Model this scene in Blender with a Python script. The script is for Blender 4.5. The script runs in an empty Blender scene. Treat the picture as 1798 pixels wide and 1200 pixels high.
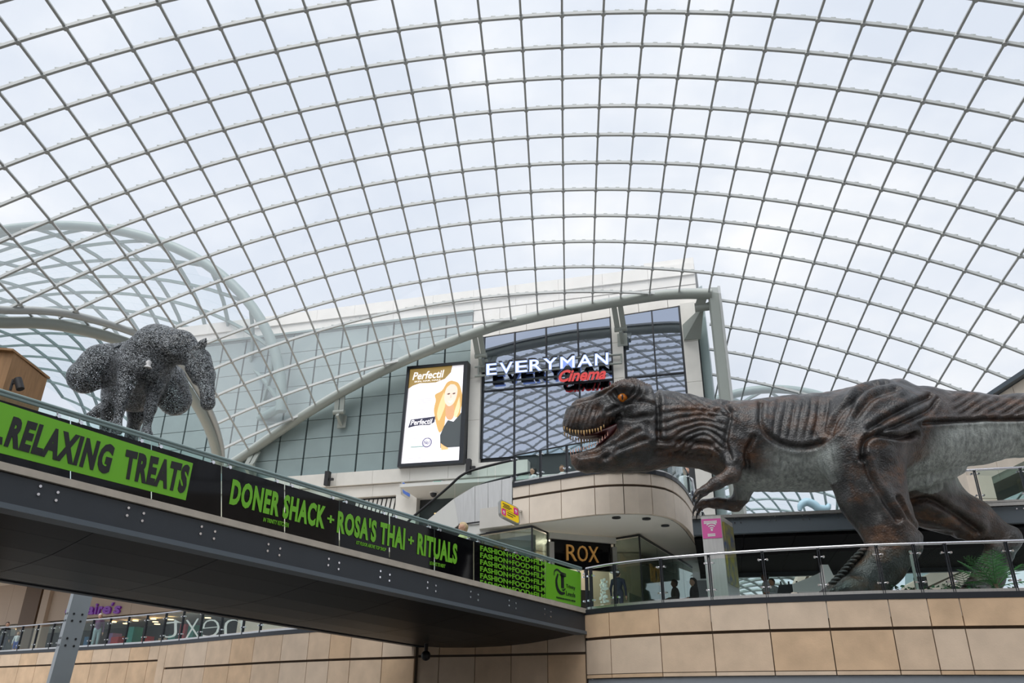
import bpy, math, random
import numpy as np
from mathutils import Vector, Matrix
random.seed(7); rng = np.random.default_rng(7)
scene = bpy.context.scene
col = scene.collection

# ------------------------------------------------------------------ camera
F = 1398.4                                   # focal length in pixels of the 1798x1200 frame (28 mm lens)
_up = np.array([925.0 - 899, 2407.0 + 600, F]); _up /= np.linalg.norm(_up)      # from the vertical vanishing point
_fh = np.array([0, 0, 1.0]); _fh = _fh - _up * (_fh @ _up); _fh /= np.linalg.norm(_fh)
_rt = np.cross(_fh, _up); _rt = _rt if _rt[0] > 0 else -_rt
W = np.stack([_rt, _fh, _up])                # camera -> world, eye at the origin
cam_d = bpy.data.cameras.new('camera'); cam = bpy.data.objects.new('camera', cam_d); col.objects.link(cam)
cam_d.lens = 28; cam_d.sensor_width = 36; cam_d.clip_end = 600; cam_d.clip_start = 0.1
_m = Matrix.Identity(4)
for r in range(3):
    _m[r][0] = W[r, 0]; _m[r][1] = W[r, 1]; _m[r][2] = -W[r, 2]
cam.matrix_world = _m
scene.camera = cam

# ------------------------------------------------------------------ light
SKY_STRENGTH = 0.96
scene.view_settings.view_transform = 'Standard'; scene.view_settings.look = 'None'
scene.view_settings.gamma = 1.0; scene.view_settings.use_curve_mapping = False
scene.view_settings.exposure = 0.0
world = bpy.data.worlds.new('sky'); scene.world = world; world.use_nodes = True
nt = world.node_tree; nt.nodes.clear()
_o = nt.nodes.new('ShaderNodeOutputWorld'); _b = nt.nodes.new('ShaderNodeBackground')
_tc = nt.nodes.new('ShaderNodeTexCoord'); _mp = nt.nodes.new('ShaderNodeMapping')
_mp.inputs['Scale'].default_value = (1.6, 1.6, 3.2); _mp.inputs['Location'].default_value = (0.35, 0.1, 0.0)
_nz = nt.nodes.new('ShaderNodeTexNoise'); _nz.inputs['Scale'].default_value = 1.7; _nz.inputs['Detail'].default_value = 7; _nz.inputs['Roughness'].default_value = 0.55
_cr = nt.nodes.new('ShaderNodeValToRGB')
_cr.color_ramp.elements[0].position = 0.40; _cr.color_ramp.elements[0].color = (0.70, 0.765, 0.875, 1)
_cr.color_ramp.elements[1].position = 0.70; _cr.color_ramp.elements[1].color = (1.04, 1.04, 1.04, 1)
_e = _cr.color_ramp.elements.new(0.55); _e.color = (0.825, 0.87, 0.945, 1)
nt.links.new(_tc.outputs['Generated'], _mp.inputs['Vector']); nt.links.new(_mp.outputs['Vector'], _nz.inputs['Vector'])
nt.links.new(_nz.outputs['Fac'], _cr.inputs['Fac']); nt.links.new(_cr.outputs['Color'], _b.inputs['Color'])
_b.inputs['Strength'].default_value = SKY_STRENGTH
nt.links.new(_b.outputs['Background'], _o.inputs['Surface'])
sun_d = bpy.data.lights.new('sun_behind_cloud', 'SUN'); sun_d.energy = 3.1; sun_d.angle = math.radians(50); sun_d.color = (1.0, 0.97, 0.93)
sun = bpy.data.objects.new('sun_behind_cloud', sun_d); col.objects.link(sun)
sun.rotation_euler = Vector((0.30, 0.50, -0.95)).to_track_quat('-Z', 'Y').to_euler()

# ------------------------------------------------------------------ pixel helpers (a pixel is a direction; the surface it lies on gives the distance)
def ray(x, y): return W @ np.array([x - 899.0, 600.0 - y, F])
def atY(x, y, Y): r = ray(x, y); return r * Y / r[1]
def atZ(x, y, Z): r = ray(x, y); return r * Z / r[2]
def onpl(x, y, p0, n): r = ray(x, y); return r * (np.dot(p0, n) / np.dot(r, n))
def px(P):
    c = W.T @ np.asarray(P, float); return (899 + F * c[0] / c[2], 600 - F * c[1] / c[2])
def depth(P): return float(W[:, 2] @ np.asarray(P, float))
A3 = lambda *a: np.array(a, float)
def unit(v): v = np.asarray(v, float); return v / np.linalg.norm(v)

# ------------------------------------------------------------------ materials
def mat(name, color, rough=0.6, metal=0.0, noise=0.0, nscale=3.0, bump=0.0, bscale=20.0, spec=0.5, streak=None, color2=None, emit=0.0, alpha=None):
    m = bpy.data.materials.new(name); m.use_nodes = True
    n = m.node_tree.nodes; l = m.node_tree.links; p = n['Principled BSDF']
    p.inputs['Base Color'].default_value = (*color, 1); p.inputs['Roughness'].default_value = rough; p.inputs['Metallic'].default_value = metal
    p.inputs['Specular IOR Level'].default_value = spec
    if emit:
        p.inputs['Emission Color'].default_value = (*color, 1); p.inputs['Emission Strength'].default_value = emit
    if noise or bump or color2:
        tc = n.new('ShaderNodeTexCoord'); mp = n.new('ShaderNodeMapping'); l.new(tc.outputs['Object'], mp.inputs['Vector'])
        if streak: mp.inputs['Scale'].default_value = streak
    if noise or color2:
        nz = n.new('ShaderNodeTexNoise'); nz.inputs['Scale'].default_value = nscale; nz.inputs['Detail'].default_value = 6
        l.new(mp.outputs['Vector'], nz.inputs['Vector'])
        cr = n.new('ShaderNodeValToRGB'); l.new(nz.outputs['Fac'], cr.inputs['Fac'])
        c2 = color2 or tuple(min(1, c * (1 + noise)) for c in color); c1 = color if color2 else tuple(c * (1 - noise) for c in color)
        cr.color_ramp.elements[0].position = 0.3; cr.color_ramp.elements[1].position = 0.7
        cr.color_ramp.elements[0].color = (*c1, 1); cr.color_ramp.elements[1].color = (*c2, 1)
        l.new(cr.outputs['Color'], p.inputs['Base Color'])
        if emit: l.new(cr.outputs['Color'], p.inputs['Emission Color'])
    if bump:
        nb = n.new('ShaderNodeTexNoise'); nb.inputs['Scale'].default_value = bscale; nb.inputs['Detail'].default_value = 5
        l.new(mp.outputs['Vector'], nb.inputs['Vector'])
        bp = n.new('ShaderNodeBump'); bp.inputs['Strength'].default_value = bump; bp.inputs['Distance'].default_value = 0.02
        l.new(nb.outputs['Fac'], bp.inputs['Height']); l.new(bp.outputs['Normal'], p.inputs['Normal'])
    return m
def glass(name, tint=(0.96, 0.985, 0.98), refl=1.0, rough=0.0, base_refl=0.0, veil=0.0):
    """thin architectural glass: clear with a Fresnel reflection"""
    m = bpy.data.materials.new(name); m.use_nodes = True
    n = m.node_tree.nodes; l = m.node_tree.links; n.clear()
    o = n.new('ShaderNodeOutputMaterial'); t = n.new('ShaderNodeBsdfTransparent'); g = n.new('ShaderNodeBsdfGlossy'); mx = n.new('ShaderNodeMixShader')
    fr = n.new('ShaderNodeLayerWeight'); fr.inputs['Blend'].default_value = 0.5; pw = n.new('ShaderNodeMath'); pw.operation = 'POWER'; pw.inputs[1].default_value = 5.0; l.new(fr.outputs['Facing'], pw.inputs[0]); mu = n.new('ShaderNodeMath'); mu.operation = 'MULTIPLY_ADD'
    mu.inputs[1].default_value = refl; mu.inputs[2].default_value = base_refl; mu.use_clamp = True
    t.inputs['Color'].default_value = (*tint, 1); g.inputs['Roughness'].default_value = rough; g.inputs['Color'].default_value = (0.95, 0.97, 0.98, 1)
    src = t.outputs[0]
    if veil:      # dusty, slightly milky pane
        tl_ = n.new('ShaderNodeBsdfTranslucent'); tl_.inputs['Color'].default_value = (.95, .96, .98, 1); mv = n.new('ShaderNodeMixShader'); mv.inputs['Fac'].default_value = veil
        l.new(t.outputs[0], mv.inputs[1]); l.new(tl_.outputs[0], mv.inputs[2]); src = mv.outputs[0]
    l.new(pw.outputs[0], mu.inputs[0]); l.new(mu.outputs[0], mx.inputs['Fac']); l.new(src, mx.inputs[1]); l.new(g.outputs[0], mx.inputs[2]); l.new(mx.outputs[0], o.inputs['Surface'])
    return m
M = {}
M['steel_pale'] = mat('painted_steel_pale', (0.30, 0.33, 0.305), 0.45)
M['steel_rib'] = mat('roof_rib_steel', (0.44, 0.46, 0.455), 0.4)
M['steel_teal'] = mat('vault_steel_teal', (0.20, 0.275, 0.27), 0.45)
M['roof_glass'] = glass('roof_glass', (0.985, 0.99, 0.995), 0.3, 0, 0.01, veil=0.075)
M['vault_glass'] = glass('vault_glass', (0.95, 0.97, 0.975), 0.4, 0, 0.01)
M['rail_glass'] = glass('balustrade_glass', (0.86, 0.93, 0.915), 0.7, 0, 0.006)
M['shop_glass'] = glass('shopfront_glass', (0.62, 0.68, 0.66), 0.9, 0, 0.045)
M['stone'] = mat('sandstone', (0.61, 0.465, 0.335), 0.75, noise=0.10, nscale=2.2, bump=0.10, bscale=30)
M['stone_light'] = mat('sandstone_pale', (0.78, 0.68, 0.575), 0.75, noise=0.06, nscale=2.0, bump=0.08, bscale=30)
M['stone_warm'] = mat('sandstone_warm', (0.635, 0.505, 0.385), 0.75, noise=0.08, nscale=2.0, bump=0.1, bscale=30)
M['stone_dark'] = mat('sandstone_amber', (0.60, 0.425, 0.275), 0.75, noise=0.14, nscale=1.7, bump=0.10, bscale=30)
M['joint'] = mat('dark_joint', (0.10, 0.075, 0.055), 0.9)
M['clad'] = mat('grey_cladding', (0.24, 0.31, 0.315), 0.5, noise=0.05, nscale=1.0)
M['clad_joint'] = mat('cladding_joint', (0.03, 0.035, 0.04), 0.6)
M['concrete'] = mat('pale_concrete', (0.66, 0.65, 0.61), 0.8, noise=0.05, nscale=1.5, bump=0.05)
M['parapet'] = mat('parapet_stone', (0.74, 0.72, 0.68), 0.85, noise=0.05, nscale=1.2)
M['plaster'] = mat('white_plaster', (0.66, 0.665, 0.64), 0.8)
M['soffit'] = mat('soffit_plaster', (0.84, 0.84, 0.80), 0.85)
M['dark_metal'] = mat('dark_grey_metal', (0.022, 0.026, 0.033), 0.4, 0.2)
M['girder'] = mat('girder_paint', (0.034, 0.041, 0.051), 0.45, noise=0.05, nscale=2)
M['girder_mid'] = mat('girder_paint_mid', (0.105, 0.13, 0.155), 0.45)
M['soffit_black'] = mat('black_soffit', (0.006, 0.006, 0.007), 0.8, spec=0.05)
M['strip_grey'] = mat('grey_fascia_strip', (0.24, 0.265, 0.295), 0.5)
M['black'] = mat('black_paint', (0.012, 0.012, 0.014), 0.5)
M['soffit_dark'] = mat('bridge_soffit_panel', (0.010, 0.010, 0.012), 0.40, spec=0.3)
M['chrome'] = mat('polished_steel', (0.72, 0.72, 0.76), 0.18, 1.0)
M['brushed'] = mat('brushed_steel', (0.62, 0.62, 0.61), 0.38, 1.0, noise=0.06, nscale=3, streak=(8, 8, 0.6))
M['strip'] = mat('deck_edge_strip', (0.50, 0.45, 0.38), 0.6, noise=0.1, nscale=4)
M['white'] = mat('white_paint', (0.8, 0.8, 0.8), 0.6)
M['green'] = mat('lime_print', (0.16, 0.50, 0.012), 0.35)
M['film'] = mat('black_film', (0.004, 0.004, 0.005), 0.05, spec=0.22)
M['floor'] = mat('floor_tile', (0.17, 0.165, 0.155), 0.35, noise=0.06, nscale=1)
M['deck_floor'] = mat('pale_deck_floor', (0.60, 0.58, 0.54), 0.4, noise=0.05, nscale=1)
M['wood'] = mat('tan_board', (0.36, 0.20, 0.09), 0.6, noise=0.15, nscale=3, streak=(6, 6, 0.7))
M['red'] = mat('red_neon', (0.62, 0.05, 0.05), 0.4, emit=0.35)
M['gold'] = mat('gold_letter', (0.75, 0.40, 0.12), 0.3, 0.6, emit=0.12)

# ------------------------------------------------------------------ mesh helpers
def wloc(o):
    v = np.zeros(3)
    while o is not None:
        v = v + np.array(o.location); o = o.parent
    return v
def tag(o, label=None, cat=None, group=None, kind=None):
    if label: o['label'] = label
    if cat: o['category'] = cat
    if group: o['group'] = group
    if kind: o['kind'] = kind
    return o
def thing(name, label, cat, loc, group=None):
    o = bpy.data.objects.new(name, None); col.objects.link(o); o.location = tuple(float(c) for c in loc); o.empty_display_size = 0.2
    return tag(o, label, cat, group)
def setting(name, loc=(0, 0, 0), label=None):
    o = bpy.data.objects.new(name, None); col.objects.link(o); o.location = tuple(float(c) for c in loc)
    return tag(o, label, None, None, 'structure')
class MB:
    def __init__(s): s.v = []; s.f = []; s.mi = []; s.sm = []
    def add(s, vs, fs, mi=0, smooth=False):
        b = len(s.v); s.v.extend([tuple(map(float, v)) for v in vs]); s.f.extend([tuple(i + b for i in f) for f in fs]); s.mi.extend([mi] * len(fs)); s.sm.extend([smooth] * len(fs)); return s
    def hexa(s, p, mi=0):   # 8 corners: bottom ring 0-3, top ring 4-7
        return s.add(p, [(0, 3, 2, 1), (4, 5, 6, 7), (0, 1, 5, 4), (1, 2, 6, 5), (2, 3, 7, 6), (3, 0, 4, 7)], mi)
    def box(s, c, size, ax=None, mi=0):
        c = np.asarray(c, float); ax = np.eye(3) if ax is None else np.asarray(ax, float)
        hx, hy, hz = np.asarray(size, float) / 2
        P = [c + ax[0] * a * hx + ax[1] * b * hy + ax[2] * d * hz for d in (-1, 1) for a, b in ((-1, -1), (1, -1), (1, 1), (-1, 1))]
        return s.hexa(P, mi)
    def beam(s, a, b, w, h, upv=(0, 0, 1), mi=0):
        a = np.asarray(a, float); b = np.asarray(b, float); d = unit(b - a); r = unit(np.cross(d, upv)); u = np.cross(r, d)
        P = [q + r * x * w / 2 + u * y * h / 2 for q in (a, b) for x, y in ((-1, -1), (1, -1), (1, 1), (-1, 1))]
        return s.hexa(P, mi)
    def rail(s, pts, w, h, upv=None, mi=0, closed=False):
        """rectangular section swept along a polyline; upv: one vector or one per point"""
        pts = [np.asarray(p, float) for p in pts]; n = len(pts); V = []
        for i, p in enumerate(pts):
            d = unit(pts[min(i + 1, n - 1)] - pts[max(i - 1, 0)])
            uu = A3(0, 0, 1) if upv is None else (upv[i] if isinstance(upv, list) else np.asarray(upv, float))
            r = np.cross(d, uu); r = unit(r) if np.linalg.norm(r) > 1e-6 else A3(1, 0, 0); u = np.cross(r, d)
            V += [p + r * x * w / 2 + u * y * h / 2 for x, y in ((-1, -1), (1, -1), (1, 1), (-1, 1))]
        fs = [(0, 3, 2, 1), tuple(4 * (n - 1) + k for k in (0, 1, 2, 3))]
        for i in range(n - 1):
            for k in range(4):
                a = 4 * i + k; b = 4 * i + (k + 1) % 4; fs.append((a, b, b + 4, a + 4))
        return s.add(V, fs, mi)
    def tube(s, pts, r, n=8, mi=0, caps=True):
        pts = [np.asarray(p, float) for p in pts]; m = len(pts); V = []; R = r if hasattr(r, '__len__') else [r] * m
        ref = A3(0, 0, 1)
        for i, p in enumerate(pts):
            d = unit(pts[min(i + 1, m - 1)] - pts[max(i - 1, 0)])
            a = np.cross(d, ref)
            if np.linalg.norm(a) < 1e-3: a = np.cross(d, A3(0, 1, 0))
            a = unit(a); b = np.cross(d, a)
            V += [p + R[i] * (a * math.cos(t) + b * math.sin(t)) for t in np.linspace(0, 2 * math.pi, n, endpoint=False)]
        fs = []
        for i in range(m - 1):
            for k in range(n):
                a = n * i + k; b = n * i + (k + 1) % n; fs.append((a, b, b + n, a + n))
        s.add(V, fs, mi, True)
        if caps:
            s.add(V[:n], [tuple(range(n))[::-1]], mi); s.add(V[-n:], [tuple(range(n))], mi)
        return s
    def slab(s, poly, z0, z1, mi=0):
        n = len(poly)
        V = [(p[0], p[1], z0) for p in poly] + [(p[0], p[1], z1) for p in poly]
        return s.add(V, [tuple(range(n))[::-1], tuple(range(n, 2 * n))] + [(i, (i + 1) % n, n + (i + 1) % n, n + i) for i in range(n)], mi)
    def plate(s, poly, thick, nrm=None, mi=0):
        """thick plate from a planar 3D polygon, extruded away along -nrm"""
        P = [np.asarray(p, float) for p in poly]; n = len(P)
        nn = unit(np.cross(P[1] - P[0], P[-1] - P[0])) if nrm is None else unit(nrm)
        V = P + [p - nn * thick for p in P]
        return s.add(V, [tuple(range(n)), tuple(range(n, 2 * n))[::-1]] + [(i, n + i, n + (i + 1) % n, (i + 1) % n) for i in range(n)], mi)
    def build(s, name, m, parent=None, label=None, cat=None, group=None, kind=None, loc=None):
        me = bpy.data.meshes.new(name)
        off = wloc(parent) if parent is not None else (np.zeros(3) if loc is None else np.asarray(loc, float))
        v = np.asarray(s.v, float) - off
        me.from_pydata(v.tolist(), [], s.f)
        for mm in (m if isinstance(m, (list, tuple)) else [m]): me.materials.append(M[mm] if isinstance(mm, str) else mm)
        me.polygons.foreach_set('material_index', s.mi); me.polygons.foreach_set('use_smooth', s.sm)
        me.update()
        o = bpy.data.objects.new(name, me); col.objects.link(o)
        if parent is not None: o.parent = parent
        else: o.location = tuple(off)
        return tag(o, label, cat, group, kind)
def poly_at(pts, t):
    """point on a polyline at chord parameter t in [0,1]"""
    P = np.asarray(pts, float); L = np.r_[0, np.cumsum(np.linalg.norm(np.diff(P, axis=0), axis=1))]; t = t * L[-1]
    return np.array([np.interp(t, L, P[:, k]) for k in range(P.shape[1])])
def smooth_line(pts, n=8):
    """Catmull-Rom through points"""
    P = [np.asarray(p, float) for p in pts]; P = [2 * P[0] - P[1]] + P + [2 * P[-1] - P[-2]]; out = []
    for i in range(1, len(P) - 2):
        for k in range(n):
            t = k / n; a, b, c, d = P[i - 1:i + 3]
            out.append(0.5 * (2 * b + (c - a) * t + (2 * a - 5 * b + 4 * c - d) * t * t + (3 * b - a - 3 * c + d) * t ** 3))
    out.append(P[-2]); return out
_tcache = {}
def text2d(body, bold=0.0, shear=0.0, space=1.0):
    key = (body, bold, shear, space)
    if key not in _tcache:
        cu = bpy.data.curves.new('lettering', 'FONT'); cu.body = body; cu.offset = bold; cu.shear = shear; cu.space_character = space; cu.resolution_u = 3
        ob = bpy.data.objects.new('lettering', cu)
        me = ob.to_mesh(); v = np.array([x.co[:] for x in me.vertices]).reshape(-1, 3)[:, :2]; f = [tuple(p.vertices) for p in me.polygons]
        ob.to_mesh_clear(); bpy.data.objects.remove(ob); bpy.data.curves.remove(cu)
        lo = v.min(0); hi = v.max(0); _tcache[key] = ((v - lo) / (hi - lo), f, (hi - lo))
    return _tcache[key]
def letter_quad(mb, body, bl, br, tl, tr, thick=0.01, nrm=None, bold=0.0, shear=0.0, space=1.0, mi=0):
    """lettering stretched onto a quad of 3D corners, with real thickness"""
    v, f, _ = text2d(body, bold, shear, space); bl, br, tl, tr = [np.asarray(q, float) for q in (bl, br, tl, tr)]
    nn = unit(np.cross(br - bl, tl - bl)) if nrm is None else np.asarray(nrm, float)
    P = [bl * (1 - a) * (1 - b) + br * a * (1 - b) + tl * (1 - a) * b + tr * a * b for a, b in v]
    mb.add([p + nn * thick for p in P], f, mi)
    cnt = {}
    for q in f:
        for i in range(len(q)):
            e = (q[i], q[(i + 1) % len(q)]); cnt[e] = 1
    side = [e for e in cnt if (e[1], e[0]) not in cnt]
    if thick > 0:
        n = len(P); mb.add([p + nn * thick for p in P] + P, [(e[0], e[0] + n, e[1] + n, e[1]) for e in side], mi)
    return mb
# ================================================================== THE GLAZED ROOF (a surface of translation: P = A(i) + B(j))
RC = np.array([[1.6067, 19.9201, 21.5976], [14.0127, -0.9848, 0.0289], [-0.0012, -0.4015, -2.5472], [-0.3053, 0.0169, -0.0051],
               [0.8352, 13.4207, -0.9974], [0.1117, 0.9241, -1.1429], [0.0571, 0.8774, -0.3489]])
def _rp(i, j): return np.array([1, i / 10, (i / 10) ** 2, (i / 10) ** 3, j / 10, (j / 10) ** 2, (j / 10) ** 3]) @ RC
_crown = _rp(0, -6)
def RP(i, j):
    if j >= -6: return _rp(i, j)
    q = _rp(i, -12 - j); a = _rp(i, -6)          # the dome falls away behind the visitor as it does in front
    return A3(2 * a[0] - q[0], 2 * a[1] - q[1], q[2])
def RN(i, j):
    a = RP(i + .05, j) - RP(i - .05, j); b = RP(i, j + .05) - RP(i, j - .05); n = np.cross(a, b); return unit(n if n[2] > 0 else -n)
def R_inv(x, y):
    i = (x - 990) / 55.0; j = 9.0
    for _ in range(40):
        p = np.array(px(_rp(i, j))); e = A3(x, y) - p
        a = (np.array(px(_rp(i + .01, j))) - p) / .01; b = (np.array(px(_rp(i, j + .01))) - p) / .01
        d = np.clip(np.linalg.solve(np.stack([a, b], 1), e), -2, 2); i += d[0]; j += d[1]
        if np.abs(e).max() < .01: break
    return i, j
FA = [R_inv(*q) for q in [(395, 822), (430, 800), (500, 752), (600, 690), (720, 630), (850, 580), (920, 562), (1000, 545), (1140, 522), (1195, 517), (1250, 517)]]
LA = [R_inv(*q) for q in [(0, 556), (60, 557), (120, 564), (200, 585), (260, 610), (310, 650), (345, 700), (370, 750), (383, 800)]]
_fai = np.array([q[0] for q in FA]); _faj = np.array([q[1] for q in FA]); _lai = np.array([q[0] for q in LA]); _laj = np.array([q[1] for q in LA])
IMIN, IMAX, JMIN, JMAX = -21, 20, -22, 15
def jmax(i):
    return JMAX if i > 5.15 else float(np.interp(i, _fai, _faj))
def imin(j):
    if j < _laj[0]: return max(IMIN, _lai[0] + (j - _laj[0]) * 1.25)
    return float(np.interp(j, _laj, _lai))
roof = setting('ceiling', (0, 12, 0), 'curved steel and glass grid roof over the mall')
def clip(poly, fn):
    out = []
    for k in range(len(poly)):
        a, b = poly[k], poly[(k + 1) % len(poly)]; fa, fb = fn(a), fn(b)
        if fa >= 0: out.append(a)
        if (fa >= 0) != (fb >= 0):
            t = fa / (fa - fb); out.append((a[0] + t * (b[0] - a[0]), a[1] + t * (b[1] - a[1])))
    return out
def in_view(P, m=0):
    if depth(P) < 1: return False
    x, y = px(P); return -m < x < 1798 + m and -m < y < 1200 + m
panes = []
for i in range(IMIN, IMAX):
    for j in range(JMIN, JMAX):
        pl = [(i, j), (i + 1, j), (i + 1, j + 1), (i, j + 1)]
        if i < 5: pl = clip(pl, lambda q: jmax(min(q[0], 5.1)) - q[1])
        if len(pl) >= 3: pl = clip(pl, lambda q: q[0] - imin(q[1]))
        if len(pl) < 3: continue
        ij = np.array(pl); ar = 0.5 * abs(sum(ij[k][0] * ij[(k + 1) % len(ij)][1] - ij[(k + 1) % len(ij)][0] * ij[k][1] for k in range(len(ij))))
        if ar < 0.02: continue
        n = RN(i + .5, j + .5); P = [RP(*q) + n * 0.085 for q in pl]
        vis = 0
        if all(depth(p) > 1 for p in P):
            q = np.array([px(p) for p in P]); q = np.clip(q, [0, 0], [1798, 1200]); vis = 0.5 * abs(sum(q[k][0] * q[(k + 1) % len(q)][1] - q[(k + 1) % len(q)][0] * q[k][1] for k in range(len(q))))
        panes.append((vis, P, n))
panes.sort(key=lambda t: -t[0])
rest = MB()
for k, (vis, P, n) in enumerate(panes):
    if k < 300: MB().plate(P, 0.02, n).build('pane', 'roof_glass', roof)
    else: rest.plate(P, 0.02, n)
rest.build('panes', 'roof_glass', roof, kind='stuff')
def runs(vals, ok):
    out = []; cur = []
    for v in vals:
        if ok(v): cur.append(v)
        else:
            if len(cur) > 1: out.append(cur)
            cur = []
    if len(cur) > 1: out.append(cur)
    return out
for i in range(IMIN, IMAX + 1):
    for run in runs(np.arange(JMIN, JMAX + .01, 0.25), lambda j: j <= jmax(i) and i >= imin(j) - .01)[:1]:
        js = list(run)
        if i <= 5: js.append(min(js[-1] + .25, jmax(i)))
        pts = [RP(i, j) for j in js]
        MB().rail(pts, 0.075, 0.13, [RN(i, j) for j in js]).build('rib', 'steel_rib', roof)
for j in range(JMIN, JMAX + 1):
    for run in runs(np.arange(IMIN, IMAX + .01, 0.25), lambda i: j <= jmax(i) and i >= imin(j) - .01):
        pts = [RP(i, j) for i in run]
        MB().rail(pts, 0.085, 0.13, [RN(i, j) for i in run]).build('rib', 'steel_rib', roof)
nodes = MB(); clips = MB()
for i in range(-17, 17):
    for j in range(-2, JMAX):
        if j > jmax(i) or i < imin(j): continue
        p = RP(i, j); n = RN(i, j)
        if in_view(p, 30): nodes.tube([p - n * 0.11, p + n * 0.05], 0.085, 8)
        for t in (0.33, 0.66):
            p = RP(i + t, j)
            if in_view(p, 10) and j <= jmax(i + t): clips.box(p + RN(i + t, j) * 0.10, (0.16, 0.07, 0.03))
nodes.build('node_plates', 'steel_rib', roof, kind='stuff'); clips.build('glazing_clips', 'steel_pale', roof, kind='stuff')
# edge arches
fa_pts = smooth_line([RP(*q) for q in FA], 6)
MB().tube(fa_pts, 0.25, 12).build('edge_arch', 'steel_pale', roof)
MB().rail([p + A3(0, 0.1, 0.22) for p in fa_pts], 0.42, 0.10).build('edge_plate', 'steel_rib', roof)
la3 = [RP(*q) for q in LA]; la3 = [la3[0] + (la3[0] - la3[2]) * k for k in (2.0, 1.0)] + la3 + [la3[-1] + A3(-0.3, 1.0, -0.9)]
la_pts = smooth_line(la3, 6)
MB().tube([p + A3(0, 0, -0.25) for p in la_pts], 0.24, 12).build('edge_arch', 'steel_pale', roof)
MB().tube([p + A3(0.25, -0.25, 0.16) for p in la_pts], 0.16, 10).build('edge_arch', 'steel_rib', roof)

# ================================================================== CINEMA FACADE
FT = 0.28; fe = unit(A3(1, -FT, 0)); fn = unit(A3(-FT, -1, 0)); fp0 = A3(0, 38.9, 0)
def fsz(x, y):
    p = onpl(x, y, fp0, fn); return float((p - fp0) @ fe), float(p[2])
def FP(s, z, off=0.0): return fp0 + fe * s + A3(0, 0, z) + fn * off
fax = [fe, -fn, A3(0, 0, 1)]
facade = setting('wall_cinema', FP(0, 0), 'grey clad cinema facade under the arch')
s_right = fsz(1243, 600)[0]; s_joint = fsz(832, 545)[0]; s_left = -24.0
z_ledge = 11.35; z_clad = 20.1; z_top = 21.3
MB().hexa([FP(s_left, 6.0, -.15), FP(s_right - .2, 6.0, -.15), FP(s_right - .2, 6.0, -14), FP(s_left, 6.0, -14), FP(s_left, z_top - .2, -.15), FP(s_right - .2, z_top - .2, -.15), FP(s_right - .2, z_top - .2, -14), FP(s_left, z_top - .2, -14)]).build('core', 'clad_joint', facade)
cw = (fsz(670, 812)[0] - fsz(575, 812)[0]) / 2; ch = (fsz(650, 735)[1] - fsz(650, 802)[1]) / 2
ncol = int((s_joint - s_left) / cw)
for c in range(ncol):
    s1 = s_joint - c * cw; s0 = s1 - cw
    z = z_ledge
    while z < z_clad - .1:
        z1 = min(z + ch, z_clad)
        MB().box(FP((s0 + s1) / 2, (z + z1) / 2, -.06), (cw - .10, .16, z1 - z - .03), fax).build('panel', 'clad', facade)
        z = z1
MB().box(FP((s_left + s_joint) / 2, z_clad + .06, 0.05), (s_joint - s_left, .2, .12), fax).build('frame', 'steel_teal', facade)
# parapet blocks
npb = 14
for k in range(npb):
    a = s_left + (s_right - .3 - s_left) * k / npb; b = s_left + (s_right - .3 - s_left) * (k + 1) / npb
    for z0, z1, off in ((z_clad + .14, 20.75, .0), (20.77, 21.45, .12)):
        MB().box(FP((a + b) / 2, (z0 + z1) / 2, off - .4), (b - a - .012, .9, z1 - z0), fax).build('parapet_block', 'parapet', facade)
MB().box(FP(s_right - 1.6, 21.65, -1.2), (2.6, 2.4, .4), fax).build('parapet_block', 'parapet', facade)
# pale wall over the cinema glazing
s_g0 = fsz(847, 700)[0]; s_g1 = fsz(1074, 600)[0]; s_g2 = fsz(1096, 600)[0]; s_g3 = fsz(1198, 600)[0]
zt0 = fsz(850, 592)[1]; zt1 = fsz(1195, 537)[1]
def zglass(s): return zt0 + (zt1 - zt0) * (s - s_g0) / (s_g3 - s_g0)
nb = 8
for k in range(nb):
    a = s_joint + (s_right - .3 - s_joint) * k / nb; b = s_joint + (s_right - .3 - s_joint) * (k + 1) / nb
    zm = [zglass(a) + .05, (zglass((a + b) / 2) + z_clad) / 2 + .1, z_clad + .12]
    for z0, z1 in zip(zm[:-1], zm[1:]):
        MB().hexa([FP(a + .01, z0 if z0 != zm[0] else zglass(a), .02), FP(b - .01, z0 if z0 != zm[0] else zglass(b), .02), FP(b - .01, z0 if z0 != zm[0] else zglass(b), -.2), FP(a + .01, z0 if z0 != zm[0] else zglass(a), -.2),
                   FP(a + .01, z1 - .02, .02), FP(b - .01, z1 - .02, .02), FP(b - .01, z1 - .02, -.2), FP(a + .01, z1 - .02, -.2)]).build('block', 'parapet', facade)
# mirror glazing
def mirror_glass():
    m = bpy.data.materials.new('cinema_mirror_glass'); m.use_nodes = True; n = m.node_tree.nodes; l = m.node_tree.links; p = n['Principled BSDF']
    p.inputs['Base Color'].default_value = (0.50, 0.54, 0.62, 1); p.inputs['Metallic'].default_value = 1.0; p.inputs['Roughness'].default_value = 0.02
    tc = n.new('ShaderNodeTexCoord'); nz = n.new('ShaderNodeTexNoise'); nz.inputs['Scale'].default_value = 0.55; nz.inputs['Detail'].default_value = 1
    bp = n.new('ShaderNodeBump'); bp.inputs['Strength'].default_value = 0.085; bp.inputs['Distance'].default_value = 0.10
    l.new(tc.outputs['Object'], nz.inputs['Vector']); l.new(nz.outputs['Fac'], bp.inputs['Height']); l.new(bp.outputs['Normal'], p.inputs['Normal'])
    return m
M['mirror'] = mirror_glass()
z_g0 = fsz(850, 806)[1]; z_mid = fsz(960, 677)[1]; zrows = [z_g0, z_mid, None]
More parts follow.
